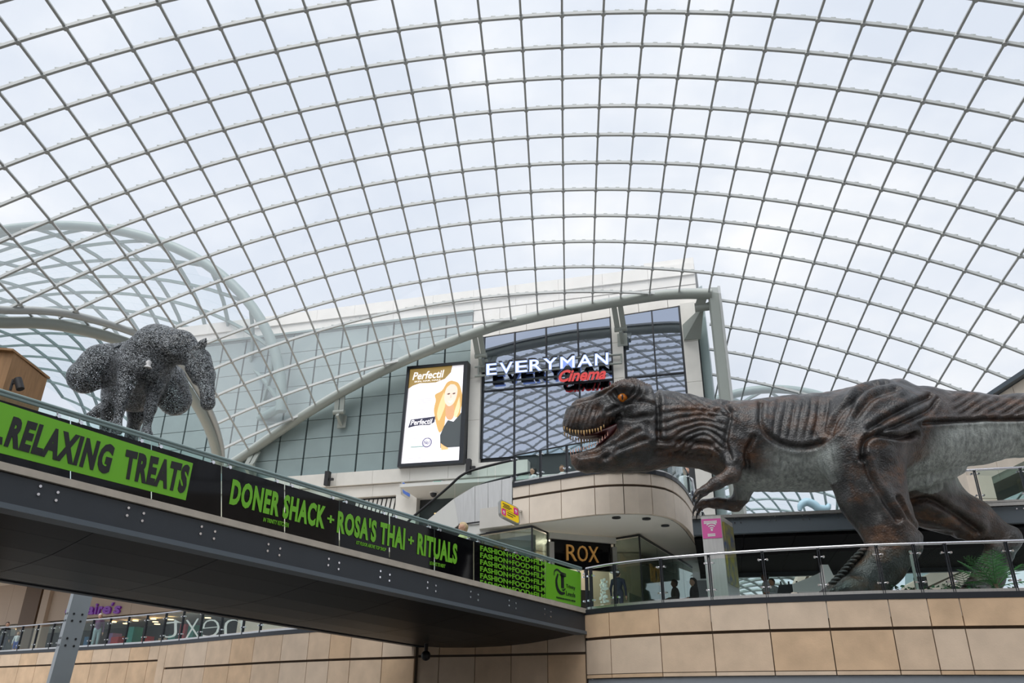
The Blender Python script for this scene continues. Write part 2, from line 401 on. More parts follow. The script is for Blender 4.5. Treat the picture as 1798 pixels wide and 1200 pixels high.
def glaze(sa, sb, cols):
    for k in range(len(cols) - 1):
        a, b = cols[k], cols[k + 1]
        for z0, z1 in ((z_g0, z_mid), (z_mid, None)):
            za = zglass(a) if z1 is None else z1; zb = zglass(b) if z1 is None else z1
            MB().hexa([FP(a + .03, z0 + .03, -.05), FP(b - .03, z0 + .03, -.05), FP(b - .03, z0 + .03, -.09), FP(a + .03, z0 + .03, -.09), FP(a + .03, za - .03, -.05), FP(b - .03, zb - .03, -.05), FP(b - .03, zb - .03, -.09), FP(a + .03, za - .03, -.09)]).build('pane', 'mirror', facade)
    for s in cols:
        w = .12 if s in (cols[0], cols[-1]) else .07
        MB().box(FP(s, (z_g0 + zglass(s)) / 2, -.03), (w, .12, zglass(s) - z_g0), fax).build('mullion', 'dark_metal', facade)
    MB().box(FP((sa + sb) / 2, z_mid, -.03), (sb - sa, .12, .07), fax).build('transom', 'dark_metal', facade)
glaze(s_g0, s_g1, [s_g0] + [fsz(x, 700)[0] for x in (903, 960, 1018)] + [s_g1])
glaze(s_g2, s_g3, [s_g2, fsz(1148, 600)[0], s_g3])
# piers (stacked concrete blocks)
def pier(sa, sb, z0, z1, off=.22):
    n = max(1, int((z1 - z0) / 1.9))
    for k in range(n):
        a = z0 + (z1 - z0) * k / n; b = z0 + (z1 - z0) * (k + 1) / n
        MB().box(FP((sa + sb) / 2, (a + b) / 2, off - .2), (sb - sa, .44, b - a - .015), fax).build('pier_block', 'concrete', facade)
pier(fsz(826, 700)[0], s_g0 - .05, z_ledge, zt0 - .1); pier(s_g1 + .05, s_g2 - .05, z_ledge, fsz(1085, 545)[1]); pier(s_g3 + .05, fsz(1226, 600)[0], 6.0, fsz(1210, 535)[1])
# dark return wall and vertical edge post on the right
MB().hexa([FP(fsz(1226, 600)[0], 6, -.2), FP(s_right, 6, .2), FP(s_right, 6, -10), FP(s_right - 1, 6, -10), FP(fsz(1226, 600)[0], 20, -.2), FP(s_right, 20, .2), FP(s_right, 20, -10), FP(s_right - 1, 20, -10)]).build('return_wall', 'clad', facade)
ea = RP(*FA[-1])
MB().rail([ea + A3(.12, .1, .35), ea + A3(.12, .1, -12.5)], .5, .34, A3(0, 1, 0)).build('edge_post', 'steel_pale', roof)
MB().rail([ea + A3(.36, .15, .42), ea + A3(.36, .15, -12.5)], .12, .5, A3(0, 1, 0)).build('edge_plate', 'steel_rib', roof)
# ledge bands
for k in range(12):
    a = s_left + (fsz(930, 800)[0] - s_left) * k / 12; b = s_left + (fsz(930, 800)[0] - s_left) * (k + 1) / 12
    MB().box(FP((a + b) / 2, 11.0, .1), (b - a - .012, .6, .7), fax).build('ledge_block', 'concrete', facade)
    MB().box(FP((a + b) / 2, 10.32, -.02), (b - a - .012, .5, .60), fax).build('ledge_block', 'concrete', facade)
# brackets from facade to the arch
def bracket(x, y):
    i, j = R_inv(x, y); a = RP(i, j); s = float((a - fp0) @ fe); z = a[2] - 1.25
    m = MB(); w = FP(s, z, .22)
    for d in (-.16, .16):
        m.beam(a + fe * d + A3(0, 0, -.15), w + fe * d + fn * .45 + A3(0, 0, .2), .09, .26, fe)
    m.beam(w - fn * .1 + A3(0, 0, -.25), w + fn * .5 + A3(0, 0, .15), .16, .5)
    m.tube([w + fn * .45 + A3(0, 0, .2) - fe * .32, w + fn * .45 + A3(0, 0, .2) + fe * .32], .13, 10)
    m.box(w + A3(0, 0, -.2), (.5, .1, .7), fax)
    m.build('bracket', 'steel_pale', facade)
for q in ((450, 790), (598, 692), (838, 584), (1083, 531)): bracket(*q)
m = MB(); a = RP(*R_inv(1238, 520)); w = FP(fsz(1216, 580)[0], fsz(1216, 580)[1], .25); kn = FP(fsz(1236, 563)[0], fsz(1236, 563)[1], 1.5)
m.beam(a + A3(-.15, 0, -.1), kn + A3(-.15, 0, 0), .12, .45, fe); m.beam(a + A3(.35, .1, -.4), kn + A3(.2, 0, 0), .12, .4, fe)
m.hexa([w + A3(-.45, 0, -.65), w + A3(.35, -.1, -.65), w + A3(.35, .1, -.65), w + A3(-.45, .2, -.65), w + A3(-.45, 0, .2), kn + A3(.1, 0, .15), kn + A3(.1, .2, .15), w + A3(-.45, .2, .2)])
m.tube([kn - fe * .35, kn + fe * .35], .2, 12); m.build('bracket', 'steel_pale', facade)

# ================================================================== NEIGHBOURING GLASS VAULTS SEEN THROUGH THE ROOF
def vault(name, label, cx, y0, length, Rx, Hz, z0, dirx, nd, steel='steel_teal', th0=0.06, th1=math.pi - .06, rim_r=.38, drop=0.0, n_bays=9, side=None):
    """barrel vault with a diagonal grid: rim towards the visitor, axis running away"""
    root = setting(name, (cx, y0, z0), label)
    ax = unit(A3(dirx, 1, 0)); sd = unit(A3(1, -dirx, 0)) if side is None else side
    def VP(th, s): return A3(cx, y0, z0) + sd * Rx * math.cos(th) + A3(0, 0, Hz * math.sin(th) - drop * s) + ax * s
    rim = [VP(t, 0) for t in np.linspace(th0 - .02, th1 + .02, 40)]
    MB().tube(rim, rim_r, 10).build('rim', steel, root)
    for th in (th0, th1): MB().tube([VP(th, 0), VP(th, length)], rim_r * .8, 8).build('base_beam', steel, root)
    dth = (th1 - th0) / n_bays; ds = length / nd
    # diagonals
    for sg in (1, -1):
        for k in range(-nd, n_bays + nd + 1):
            pts = []
            for q in np.linspace(0, nd, nd * 3 + 1):
                t = th0 + (k + sg * q) * dth
                if th0 - 1e-6 <= t <= th1 + 1e-6: pts.append(VP(t, q * ds))
            if len(pts) > 2:
                c = A3(cx, y0 + 10, z0)
                MB().rail(pts, .15, .18, [unit(p - (c + ax * ((p - c) @ ax) * 1.0)) for p in pts]).build('rib', steel, root)
    for kk in range(2 * n_bays):
        for qq in range(2 * nd):
            if (kk + qq) % 2: continue
            t = th0 + (kk + 1) * dth / 2 * 1.0; s = (qq + 1) * ds / 2
            c = [(t - dth / 2, s), (t, s - ds / 2), (t + dth / 2, s), (t, s + ds / 2)]
            c = [(min(max(a, th0), th1), min(max(b, 0), length)) for a, b in c]
            P = [VP(*q) * 1.0 for q in c]
            if in_view(sum(P) / 4, 80): MB().add(P + [p + A3(0, 0, .04) for p in P], [(0, 1, 2, 3), (7, 6, 5, 4), (0, 4, 5, 1), (1, 5, 6, 2), (2, 6, 7, 3), (3, 7, 4, 0)]).build('pane', 'vault_glass', root)
    return root
_r0 = atY(492, 738, 41.2); _ra = unit(atY(350, 775, _r0[2] * 44.4 / _r0[2]) - _r0); _ra = unit(A3(_ra[0], _ra[1], 0))     # springing line runs away to the left
_c = atY(110, 396, 41.2)
vault('roof_vault_left', 'neighbouring barrel vault of glass on the left', _c[0], 41.2, 30, _r0[0] - _c[0], _c[2] - _r0[2], _r0[2], -.9, 10, n_bays=11, rim_r=.3, side=A3(1, 0, 0))
_q0 = atY(1345, 684, 52.0)
vault('roof_vault_right', 'neighbouring barrel vault of glass on the right', _q0[0], 52.0, 40, 7.5, 5.5, _q0[2] - 5.5, .16, 9, n_bays=8, rim_r=.3)
# ================================================================== FLOORS
tanv = lambda x, y: (lambda r: r[2] / r[1])(ray(x, y))
GZ = -1.6
MB().slab([(-60, -30), (45, -30), (45, 75), (-60, 75)], GZ - .3, GZ).build('floor', 'floor', None, 'pale tiled floor of the lower mall', kind='structure')

class Curve:
    """plan curve of a wall: points in X, Y ordered left to right as seen from the visitor"""
    def __init__(s, pts, n=10): s.p = np.array([q[:2] for q in smooth_line([A3(a, b, 0) for a, b in pts], n)]); s.L = np.r_[0, np.cumsum(np.linalg.norm(np.diff(s.p, axis=0), axis=1))]
    def at(s, t): return A3(np.interp(t, s.L, s.p[:, 0]), np.interp(t, s.L, s.p[:, 1]), 0)
    def nrm(s, t):
        d = s.at(min(t + .15, s.L[-1])) - s.at(max(t - .15, 0)); d = unit(d); n = A3(d[1], -d[0], 0); return n     # towards the visitor
    def from_px(s, x, y, z):
        """arc length where the pixel column meets the curve at height z"""
        ts = np.linspace(0, s.L[-1], 600); xs = np.array([px(s.at(t) + A3(0, 0, z))[0] for t in ts]); return float(ts[np.argmin(np.abs(xs - x))])
    def pts(s, a, b, step=.35, off=0.0, z=0.0):
        k = max(2, int(abs(b - a) / step) + 1); return [s.at(t) + s.nrm(t) * off + A3(0, 0, z) for t in np.linspace(a, b, k)]
def curved_panel(cv, a, b, z0, z1, o0, o1):
    """solid panel between offsets o0 (back) and o1 (face)"""
    F_ = cv.pts(a, b, .4, o1); B_ = cv.pts(a, b, .4, o0); n = len(F_); m = MB(); V = []
    for f, bk in zip(F_, B_): V += [f + A3(0, 0, z0), f + A3(0, 0, z1), bk + A3(0, 0, z1), bk + A3(0, 0, z0)]
    fs = [(0, 1, 2, 3), tuple(4 * (n - 1) + k for k in (3, 2, 1, 0))]
    for i in range(n - 1):
        for k in range(4):
            p, q = 4 * i + k, 4 * i + (k + 1) % 4; fs.append((p, p + 4, q + 4, q))
    return m.add(V, fs)
STONES = ['stone', 'stone_dark', 'stone', 'stone_warm', 'stone_dark', 'stone', 'stone_warm']
def stone_wall(root, cv, joints, rows, mats=STONES, seed=0, gap=.012, depth_=.12):
    for k in range(len(joints) - 1):
        for r, (z0, z1) in enumerate(rows):
            curved_panel(cv, joints[k] + gap, joints[k + 1] - gap, z0 + .008, z1 - .008, -depth_, 0).build('panel', mats[(k * 3 + r * 2 + seed) % len(mats)], root)

# ------------------------------------------------------------------ main balcony (right)
DK = 2.5
mc = Curve([(2.03, 22.55), (2.6, 21.83), (3.72, 20.86), (4.86, 20.2), (5.93, 19.67), (7.32, 19.15), (8.54, 18.76), (10.03, 18.45), (11.3, 18.19), (14, 17.6), (17.4, 16.9)])
wall_r = setting('wall_right_balcony', (8, 20, 0), 'curved sandstone balcony front below the dinosaur')
mj = [0.0] + [mc.from_px(x, 0, 2.3) for x in (1070, 1156, 1247, 1347, 1452, 1560, 1627, 1685)]
while mj[-1] + 1.6 < mc.L[-1]: mj.append(mj[-1] + 1.55)
mj.append(mc.L[-1])
stone_wall(wall_r, mc, mj, [(0.79, 0.885), (0.885, 1.73)], seed=1)
for k in range(len(mj) - 1): curved_panel(mc, mj[k] + .012, mj[k + 1] - .012, 1.79, 2.37, -.12, .02).build('panel', STONES[(k * 3 + 1) % 7], wall_r)
curved_panel(mc, 0, mc.L[-1], .79, 2.36, -.3, -.06).build('backing', 'joint', wall_r)
curved_panel(mc, 0, mc.L[-1], .45, .78, -.5, -.05).build('fascia_strip', 'strip_grey', wall_r)
curved_panel(mc, 0, mc.L[-1], GZ, .45, -1.2, -.9).build('lower_wall', 'shop_glass', wall_r)
deck_poly = [tuple(p[:2]) for p in mc.pts(0, mc.L[-1], .6, -.02)] + [(24, 16), (24, 31.5), (9.5, 33), (-6, 33), (-6, 26.5), (-3.1, 24.6)]
MB().slab(deck_poly, 2.0, DK - .06).build('floor_right_balcony', 'deck_floor', None, 'balcony floor slab carrying the dinosaur', kind='structure')

def balustrade(name, label, cv, t_posts, z0, h=1.1, glass_z=(.10, .98), post='dark_metal', rail='chrome', r=.035, group=None, t_ends=None, ends=True):
    mid = cv.at(t_posts[len(t_posts) // 2]); root = thing(name, label, 'balustrade', (mid[0], mid[1], z0), group)
    a, b = t_ends or (t_posts[0], t_posts[-1])
    MB().tube(cv.pts(a, b, .4, -.08, z0 + h), r, 10).build('handrail', rail, root)
    curved_panel(cv, a, b, z0 - .13, z0 + .0, -.2, .03).build('base_rail', 'dark_metal', root)
    curved_panel(cv, a, b, z0 + .0, z0 + .075, -.16, -.05).build('base_trim', 'brushed', root)
    for t in t_posts:
        p = cv.at(t) + cv.nrm(t) * -.08; d = cv.at(min(t + .05, cv.L[-1])) - cv.at(max(t - .05, 0)); d = unit(d); n = cv.nrm(t)
        m = MB()
        for s in (-.022, .022): m.box(p + d * s + A3(0, 0, z0 + h * .47), (.016, .075, h * .94 + .1), [d, n, A3(0, 0, 1)])
        m.tube([p + A3(0, 0, z0 + h * .93), p + A3(0, 0, z0 + h)], .014, 6)
        po = m.build('post', post, root)
        c = MB()
        for zz in (glass_z[0] + .14, glass_z[1] - .1):
            for s in (-1, 1):
                c.tube([p + d * s * .03 + A3(0, 0, z0 + zz), p + d * s * .10 + A3(0, 0, z0 + zz + .012)], .013, 6)
                c.tube([p + d * s * .10 + n * .05 + A3(0, 0, z0 + zz), p + d * s * .10 - n * .04 + A3(0, 0, z0 + zz)], .026, 8)
        c.build('clamp', 'chrome', po, kind='stuff')
    for k in range(len(t_posts) - 1):
        curved_panel(cv, t_posts[k] + .06, t_posts[k + 1] - .06, z0 + glass_z[0], z0 + glass_z[1], -.086, -.074).build('pane', 'rail_glass', root)
    return root
tp = [.02] + [mc.from_px(x, 0, DK + .6) for x in (1034, 1076, 1160, 1246, 1341, 1442, 1545, 1612, 1667, 1777)]
while tp[-1] + 1.5 < mc.L[-1]: tp.append(tp[-1] + 1.45)
balustrade('glass_balustrade', 'curved glass balustrade with steel handrail along the dinosaur balcony', mc, tp, DK, t_ends=(.02, mc.L[-1] - .05))

# ------------------------------------------------------------------ left balcony
def plan(x, y, D): r = ray(x, y); return (float(r[0] / r[1] * D), D)
lc = Curve([plan(-130, 1155, 43.6), plan(-60, 1151, 41.5), plan(0, 1148, 40), plan(95, 1142, 37.5), plan(190, 1136, 35.2), plan(286, 1129, 33), plan(410, 1120, 29.6), plan(480, 1114, 27.9), plan(600, 1105, 25.9), plan(731, 1095, 24.45)])
wall_l = setting('wall_left_balcony', (-9, 30, 0), 'curved sandstone balcony front behind the footbridge')
LT = 2.27; t_step = lc.from_px(290, 0, 1.6)
lj = [lc.from_px(x, 0, 2.0) for x in (-100, -70, -35, 0, 36, 66, 97, 130, 163, 196, 229, 262)] + [lc.from_px(280, 0, 2.0)]
stone_wall(wall_l, lc, lj, [(.2, 1.66)], ['stone_dark', 'stone', 'stone_dark'], 0)
for k in range(len(lj) - 1): curved_panel(lc, lj[k] + .012, lj[k + 1] - .012, 1.72, LT - .01, -.12, .02).build('panel', ['stone', 'stone_dark', 'stone'][k % 3], wall_l)
curved_panel(lc, lj[-1] + .012, t_step - .012, .2, LT - .01, -.12, .02).build('panel', 'stone', wall_l)
lk = [t_step] + [lc.from_px(x, 0, 1.9) for x in (325, 364, 406, 447, 496, 543, 581, 618, 672, 729)]
stone_wall(wall_l, lc, lk, [(.2, 1.36)], STONES, 2)
for k in range(len(lk) - 1): curved_panel(lc, lk[k] + .012, lk[k + 1] - .012, 1.42, LT - .01, -.12, .02).build('panel', ['stone', 'stone_warm', 'stone', 'stone_dark'][k % 4], wall_l)
curved_panel(lc, 0, lc.L[-1], .2, LT - .02, -.3, -.06).build('backing', 'joint', wall_l)
curved_panel(lc, 0, lc.L[-1], GZ, .2, -1.0, -.7).build('lower_wall', 'shop_glass', wall_l)
lt = [lc.from_px(x, 0, 2.7) for x in (-95, -62, -30, 0, 31, 58, 86, 101, 155, 186, 218, 251, 283, 315, 349, 385, 424, 455)] + [lc.L[-1] - 1.6, lc.L[-1] - .1]
balustrade('glass_balustrade', 'glass balustrade with dark posts on the left balcony behind the footbridge', lc, lt, LT + .08, t_ends=(.02, lc.L[-1] - .05))
MB().slab([tuple(p[:2]) for p in lc.pts(0, lc.L[-1], .8, -.02)] + [(-3.1, 33), (-6, 47), (-32, 58), (-32, 44)], 1.95, LT + .02).build('floor_left_balcony', 'deck_floor', None, 'floor slab of the left shopping balcony', kind='structure')
# wall under the bridge between both balconies
uc = Curve([(-3.05, 24.75), (-.6, 23.9), (2.02, 22.62)])
wall_m = setting('wall_bridge_landing', (0, 23.5, 0), 'sandstone wall in the shade below the footbridge landing')
uj = list(np.linspace(0, uc.L[-1], 6))
stone_wall(wall_m, uc, uj, [(.3, 1.40), (1.45, 2.45)], STONES, 3)
curved_panel(uc, 0, uc.L[-1], GZ, 2.45, -.4, -.06).build('backing', 'joint', wall_m)

# ================================================================== FOOTBRIDGE (left)
bA = A3(2.0, 22.51, 0); bB = A3(-7.33, 11.11, 0); bd = unit(bB - bA); bn = A3(-bd[1], bd[0], 0)
if bn[1] > 0: bn = -bn                                   # towards the visitor
bs = -bn
bL = float(np.linalg.norm(bB - bA)); bEnd = bL + 5.0
def BZ(za, zb): return lambda t: za + (zb - za) * t / bL
z_rail, z_gb, z_sb, z_bb = BZ(3.60, 4.21), BZ(2.54, 3.19), BZ(2.42, 3.08), BZ(1.93, 2.61)
def BR(t, w, z): return bA + bd * t + bs * w + A3(0, 0, z)
def b_px(x, y, off=0.0):
    p0 = bA + bn * off; return onpl(x, y, p0, bn)
def b_t(x, y): return float((b_px(x, y) - bA) @ bd)
WB = 4.9
bridge = thing('footbridge', 'dark grey steel footbridge with glass sides crossing on the left', 'bridge', BR(bL * .5, WB / 2, 2.3))
t0b = -.05
def bprism(prof, ta, tb):
    """profile points (w, zfun, dz) swept along the bridge"""
    n = len(prof); V = [BR(t, w, zf(t) + dz) for t in (ta, tb) for w, zf, dz in prof]
    return MB().add(V, [tuple(range(n)), tuple(range(n, 2 * n))[::-1]] + [(i, n + i, n + (i + 1) % n, (i + 1) % n) for i in range(n)])
for w0, sg in ((0, 1), (WB, -1)):
    bprism([(w0, z_bb, 0), (w0, z_sb, -.02), (w0 + .16 * sg, z_sb, -.02), (w0 + .16 * sg, z_bb, 0)], t0b, bEnd).build('girder', 'girder', bridge)
    bprism([(w0 - .07 * sg, z_bb, -.05), (w0 - .07 * sg, z_bb, .03), (w0 + .3 * sg, z_bb, .03), (w0 + .3 * sg, z_bb, -.05)], t0b, bEnd).build('girder_flange', 'girder_mid', bridge)
    bprism([(w0 - .05 * sg, z_sb, 0), (w0 - .05 * sg, z_gb, 0), (w0 + .3 * sg, z_gb, 0), (w0 + .3 * sg, z_sb, 0)], t0b, bEnd).build('deck_edge', 'strip', bridge)
bprism([(.3, z_sb, -.1), (.3, z_gb, -.02), (WB - .3, z_gb, -.02), (WB - .3, z_sb, -.1)], t0b, bEnd).build('deck', 'floor', bridge)
# hull shaped soffit in panels
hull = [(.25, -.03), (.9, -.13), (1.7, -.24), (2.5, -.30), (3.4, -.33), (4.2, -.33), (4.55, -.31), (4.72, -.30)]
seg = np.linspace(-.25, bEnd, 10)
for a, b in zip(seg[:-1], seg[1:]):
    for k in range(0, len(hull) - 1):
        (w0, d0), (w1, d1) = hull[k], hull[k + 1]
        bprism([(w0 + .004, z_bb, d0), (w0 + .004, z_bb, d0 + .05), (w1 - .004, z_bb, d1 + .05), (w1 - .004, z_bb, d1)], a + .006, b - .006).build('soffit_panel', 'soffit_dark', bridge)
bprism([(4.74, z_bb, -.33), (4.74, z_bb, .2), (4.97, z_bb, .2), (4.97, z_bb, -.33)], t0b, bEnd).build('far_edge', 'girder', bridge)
# bolt clusters on the girder
for x, y in [(84, 867), (237, 904), (364, 936), (480, 966), (585, 991), (675, 1012), (757, 1031), (832, 1047), (899, 1062), (961, 1077)]:
    p = b_px(x, y); t = float((p - bA) @ bd); z = p[2]; m = MB()
    for du in (-.13, .13):
        for dv in (-.06, .06): q = BR(t + du, -.0, z + dv + (.02 * (-du / .13) * -1)); m.tube([q, q + bn * .02], .022, 8)
    m.build('bolt_cluster', 'chrome', bridge, kind='stuff')
# glass sides
def b_side(w0, label, nm, joints, film):
    root = thing(nm, label, 'balustrade', BR(bL * .5, w0, z_gb(bL * .5)))
    sg = 1 if w0 == 0 else -1
    ts = np.linspace(t0b + .06, bEnd, 12)
    MB().tube([BR(t, w0 + .04 * sg, z_rail(t)) for t in ts], .032, 10).build('handrail', 'steel_teal', root)
    MB().rail([BR(t, w0 + .04 * sg, z_rail(t) - .045) for t in ts], .05, .035).build('glass_cap', 'steel_teal', root)
    for a, b in zip(joints[:-1], joints[1:]):
        m = bprism([(w0 + .03 * sg, z_gb, 0), (w0 + .03 * sg, z_rail, -.06), (w0 + .045 * sg, z_rail, -.06), (w0 + .045 * sg, z_gb, 0)], min(a, b) + .008, max(a, b) - .008); m.build('pane', 'rail_glass', root)
    c = MB()
    for t in joints:
        for s in (-.17, .17):
            q = BR(t + s, w0 + .03 * sg, z_rail(t + s) - .13); c.tube([q - bs * .05 * sg, q + bs * .05 * sg], .03, 8); c.tube([q, q + A3(0, 0, .09) + bd * .03], .012, 6)
    c.build('glass_clamps', 'chrome', root, kind='stuff')
    return root
bj = sorted([max(b_t(x, 686 + .3055 * x), t0b) for x in (1022, 960, 899, 833, 764, 685, 597, 501, 391, 268, 126, -35, -240)])
b_near = b_side(0, 'glass side of the footbridge carrying the green and black banner', 'glass_balustrade', bj, True)
b_side(WB, 'far glass side of the footbridge, nearest the horse sculpture', 'glass_balustrade', list(np.linspace(t0b, bEnd, 12)), False)

# printed film on the near side
banner = thing('printed_banner', 'black and lime printed banner along the footbridge glass', 'banner', b_px(500, 900))
def bq(pts, off): return [b_px(x, y, off) for x, y in pts]
def rail_y(x): return 686 + .3055 * x
def base_y(x): return 812 + .2507 * x
def film_quad(x0, x1, u0=.1, u1=.97, off=.02, m='film', name='film'):
    a = [(x0, rail_y(x0) + (base_y(x0) - rail_y(x0)) * u0), (x1, rail_y(x1) + (base_y(x1) - rail_y(x1)) * u0), (x1, rail_y(x1) + (base_y(x1) - rail_y(x1)) * u1), (x0, rail_y(x0) + (base_y(x0) - rail_y(x0)) * u1)]
    return MB().plate(bq(a, off), .008, bn).build(name, m, banner)
jx = [-200, -36, 124, 266, 389, 500, 596, 684, 763, 832, 957]
for a, b in zip(jx[:-1], jx[1:]): film_quad(a + 1, b - 1, .13, 1.0, .004)
film_quad(958.5, 1020, .12, .98, .004, 'green')
def bline(p, q, m=.0): return p, q
MB().plate(bq([(-160, 655), (339, 814), (326, 879), (-160, 755)], .010), .006, bn).build('green_band', 'green', banner)
def btext(body, bl, br, tl, tr, m='green', bold=.02, space=1.0, name='lettering', off=.012):
    mb = MB(); letter_quad(mb, body, *bq([bl, br, tl, tr], off), thick=.006, nrm=bn, bold=bold, space=space); return mb.build(name, m, banner)
M['ink'] = mat('black_ink', (0.004, 0.004, 0.005), 0.3)
btext('+', (-26, 793), (2, 799), (-22, 742), (6, 751), 'ink', .03)
btext('RELAXING', (6, 784), (190, 834), (24, 731), (203, 783), 'ink', .052, 1.15)
btext('TREATS', (214, 840), (324, 868), (222, 789), (335, 818), 'ink', .052, 1.15)
btext('DONER SHACK', (402, 886), (569, 930), (409, 841), (573, 890), 'green', .045, 1.12)
btext('+', (574, 917), (586, 921), (575, 904), (587, 907), 'green', .03)
btext("ROSA'S THAI", (591, 936), (710, 967), (594, 896), (712, 927), 'green', .045, 1.12)
btext('+', (716, 955), (726, 958), (717, 941), (727, 944), 'green', .03)
btext('RITUALS', (732, 974), (802, 992), (734, 936), (803, 956), 'green', .045, 1.12)
btext('IN TRINITY KITCHEN', (462, 916), (506, 927), (463, 909), (507, 919), 'green', .01)
btext('1ST FLOOR ABOVE TOP SHOP', (625, 956), (677, 969), (626, 950), (678, 963), 'green', .01)
btext('LG NEXT TO NEXT', (754, 992), (781, 998), (755, 986), (782, 992), 'green', .01)
for k in range(6):
    a0 = 967.5 + k * 12.1; a1 = 995.5 + k * 11.5
    btext('FASHION+FOOD+FILM', (843, a0), (957, a1), (843, a0 - 9.6), (957, a1 - 9.3), 'green', .03)
# the T emblem and words on the green end panel
m = MB(); cen = A3(0, 0, 0)
def bs_line(pts, w):
    P = [b_px(x, y, .012) for x, y in pts]; P = smooth_line(P, 5); n = len(P)
    wd = [w * (0.45 + 0.55 * math.sin(math.pi * (k + .6) / (n + .2))) for k in range(n)]
    V = []
    for k, p in enumerate(P):
        d = unit(P[min(k + 1, n - 1)] - P[max(k - 1, 0)]); r = np.cross(d, bn); V += [p + r * wd[k] / 2, p - r * wd[k] / 2]
    m.add(V, [(2 * k, 2 * k + 1, 2 * k + 3, 2 * k + 2) for k in range(n - 1)])
bs_line([(973, 1011), (974, 1003), (979, 1001), (985, 1006), (990, 1008), (994, 1009)], .05)
bs_line([(980, 1008), (977, 1020), (979, 1034), (985, 1042), (992, 1042)], .10)
m.plate([b_px(*q, .012) for q in ((985, 1008), (990, 1009), (990.5, 1034), (985.5, 1033))], .004, bn)
bs_line([(983, 1009), (988, 1012), (994, 1012)], .06)
bs_line([(987, 1036), (990, 1037), (993, 1034)], .04)
m.build('emblem', 'ink', banner)
btext('Trinity', (994, 1034), (1010, 1038), (994, 1026), (1010, 1030), 'ink', .0)
btext('Leeds', (994, 1046), (1010, 1050), (994, 1038), (1010, 1042), 'ink', .0)
btext('FASHION+FOOD+FILM', (977, 1051), (1010, 1058), (977, 1048), (1010, 1055), 'ink', .03)
# ================================================================== UPPER DECK WITH THE CURVED STONE FRONT
UZ = 6.6; SZ = 5.3
xc = Curve([(0.06, 25.13), (1.3, 24.25), (2.54, 23.48), (3.47, 23.29), (4.25, 23.42), (4.9, 23.95), (5.55, 25.2), (6.2, 27.0), (6.78, 28.74), (8.39, 33.97)], 12)
wall_x = setting('wall_upper_deck', (3, 24, SZ), 'curved pale sandstone front of the upper deck')
xj = [0.0] + [xc.from_px(x, 0, 6.4) for x in (930, 985, 1043, 1094, 1143, 1181, 1203, 1219, 1231)] + [xc.L[-1]]
zgx = tanv(1045, 855) * 23.5
stone_wall(wall_x, xc, xj, [(SZ, zgx - .03), (zgx + .03, UZ - .06)], ['stone_light'], 1)
curved_panel(xc, 0, xc.L[-1], SZ + .02, UZ - .08, -.35, -.05).build('backing', 'joint', wall_x)
slab_poly = [tuple(p[:2]) for p in xc.pts(0, xc.L[-1], .5, -.08)] + [(9.5, 36.2), (-1.0, 38.9), (-1.0, 31), (-1.0, 25.9)]
MB().slab(slab_poly, SZ + .05, 6.0).build('floor_upper_deck', 'deck_floor', None, 'floor slab of the upper deck', kind='structure')
# soffit with small downlights
sof = MB().slab([tuple(p[:2]) for p in xc.pts(0, xc.L[-1], .5, -.14)] + [(9.0, 34.5), (0.2, 30)], SZ - .0, SZ + .05).build('ceiling_upper_deck_soffit', 'soffit', None, 'pale soffit below the upper deck', kind='structure')
for x, y in ((1082, 909), (1135, 911), (1168, 923)):
    p = atZ(x, y, SZ - .01); MB().tube([p, p + A3(0, 0, -.03)], .13, 16).build('downlight', 'dark_metal', sof)
xp = [0.02] + [xc.from_px(x, 0, 7) for x in (947, 994, 1095, 1140)] + [xc.L[-1] * k for k in (.56, .66, .78, .9, .99)]
xp = sorted(xp)
balustrade('glass_balustrade', 'glass balustrade on the curved upper deck behind the dinosaur head', xc, xp, UZ + .05, h=.95, glass_z=(.08, .92), rail='dark_metal', r=.025, t_ends=(.02, xc.L[-1] - .05))

# ------------------------------------------------------------------ jewellery shop under the upper deck
rx = [atZ(*q, 5.22) for q in ((842, 940), (934, 926), (962, 938), (1078, 948), (1122, 941), (1180, 976), (1215, 998))]
shop = thing('jewellery_shop', 'glass fronted jewellery shop below the curved upper deck', 'shop', A3(2.0, 29, DK - .06))
M['shop_wall'] = mat('shop_wall', (0.42, 0.40, 0.34), 0.7)
M['shop_dark'] = mat('shop_dark', (0.05, 0.045, 0.04), 0.5)
for k in range(len(rx) - 1):
    if k == 2: continue
    a, b = rx[k], rx[k + 1]; d = unit(b - a); n = A3(d[1], -d[0], 0)
    L = np.linalg.norm((b - a)[:2]); npn = max(1, int(round(L / 1.8)))
    for q in range(npn):
        p, r = a + (b - a) * q / npn, a + (b - a) * (q + 1) / npn
        MB().box(A3((p[0] + r[0]) / 2, (p[1] + r[1]) / 2, (DK + 5.2) / 2), (L / npn - .02, .02, 5.2 - DK - .06), [d, n, A3(0, 0, 1)]).build('pane', 'shop_glass', shop)
    MB().beam(A3(a[0], a[1], 5.24), A3(b[0], b[1], 5.24), .05, .06).build('frame', 'dark_metal', shop); MB().beam(A3(a[0], a[1], DK), A3(b[0], b[1], DK), .06, .1).build('frame', 'dark_metal', shop)
for p in rx[1:5]: MB().beam(A3(p[0], p[1], DK - .05), A3(p[0], p[1], 5.26), .05, .05, (0, 1, 0)).build('frame', 'dark_metal', shop)
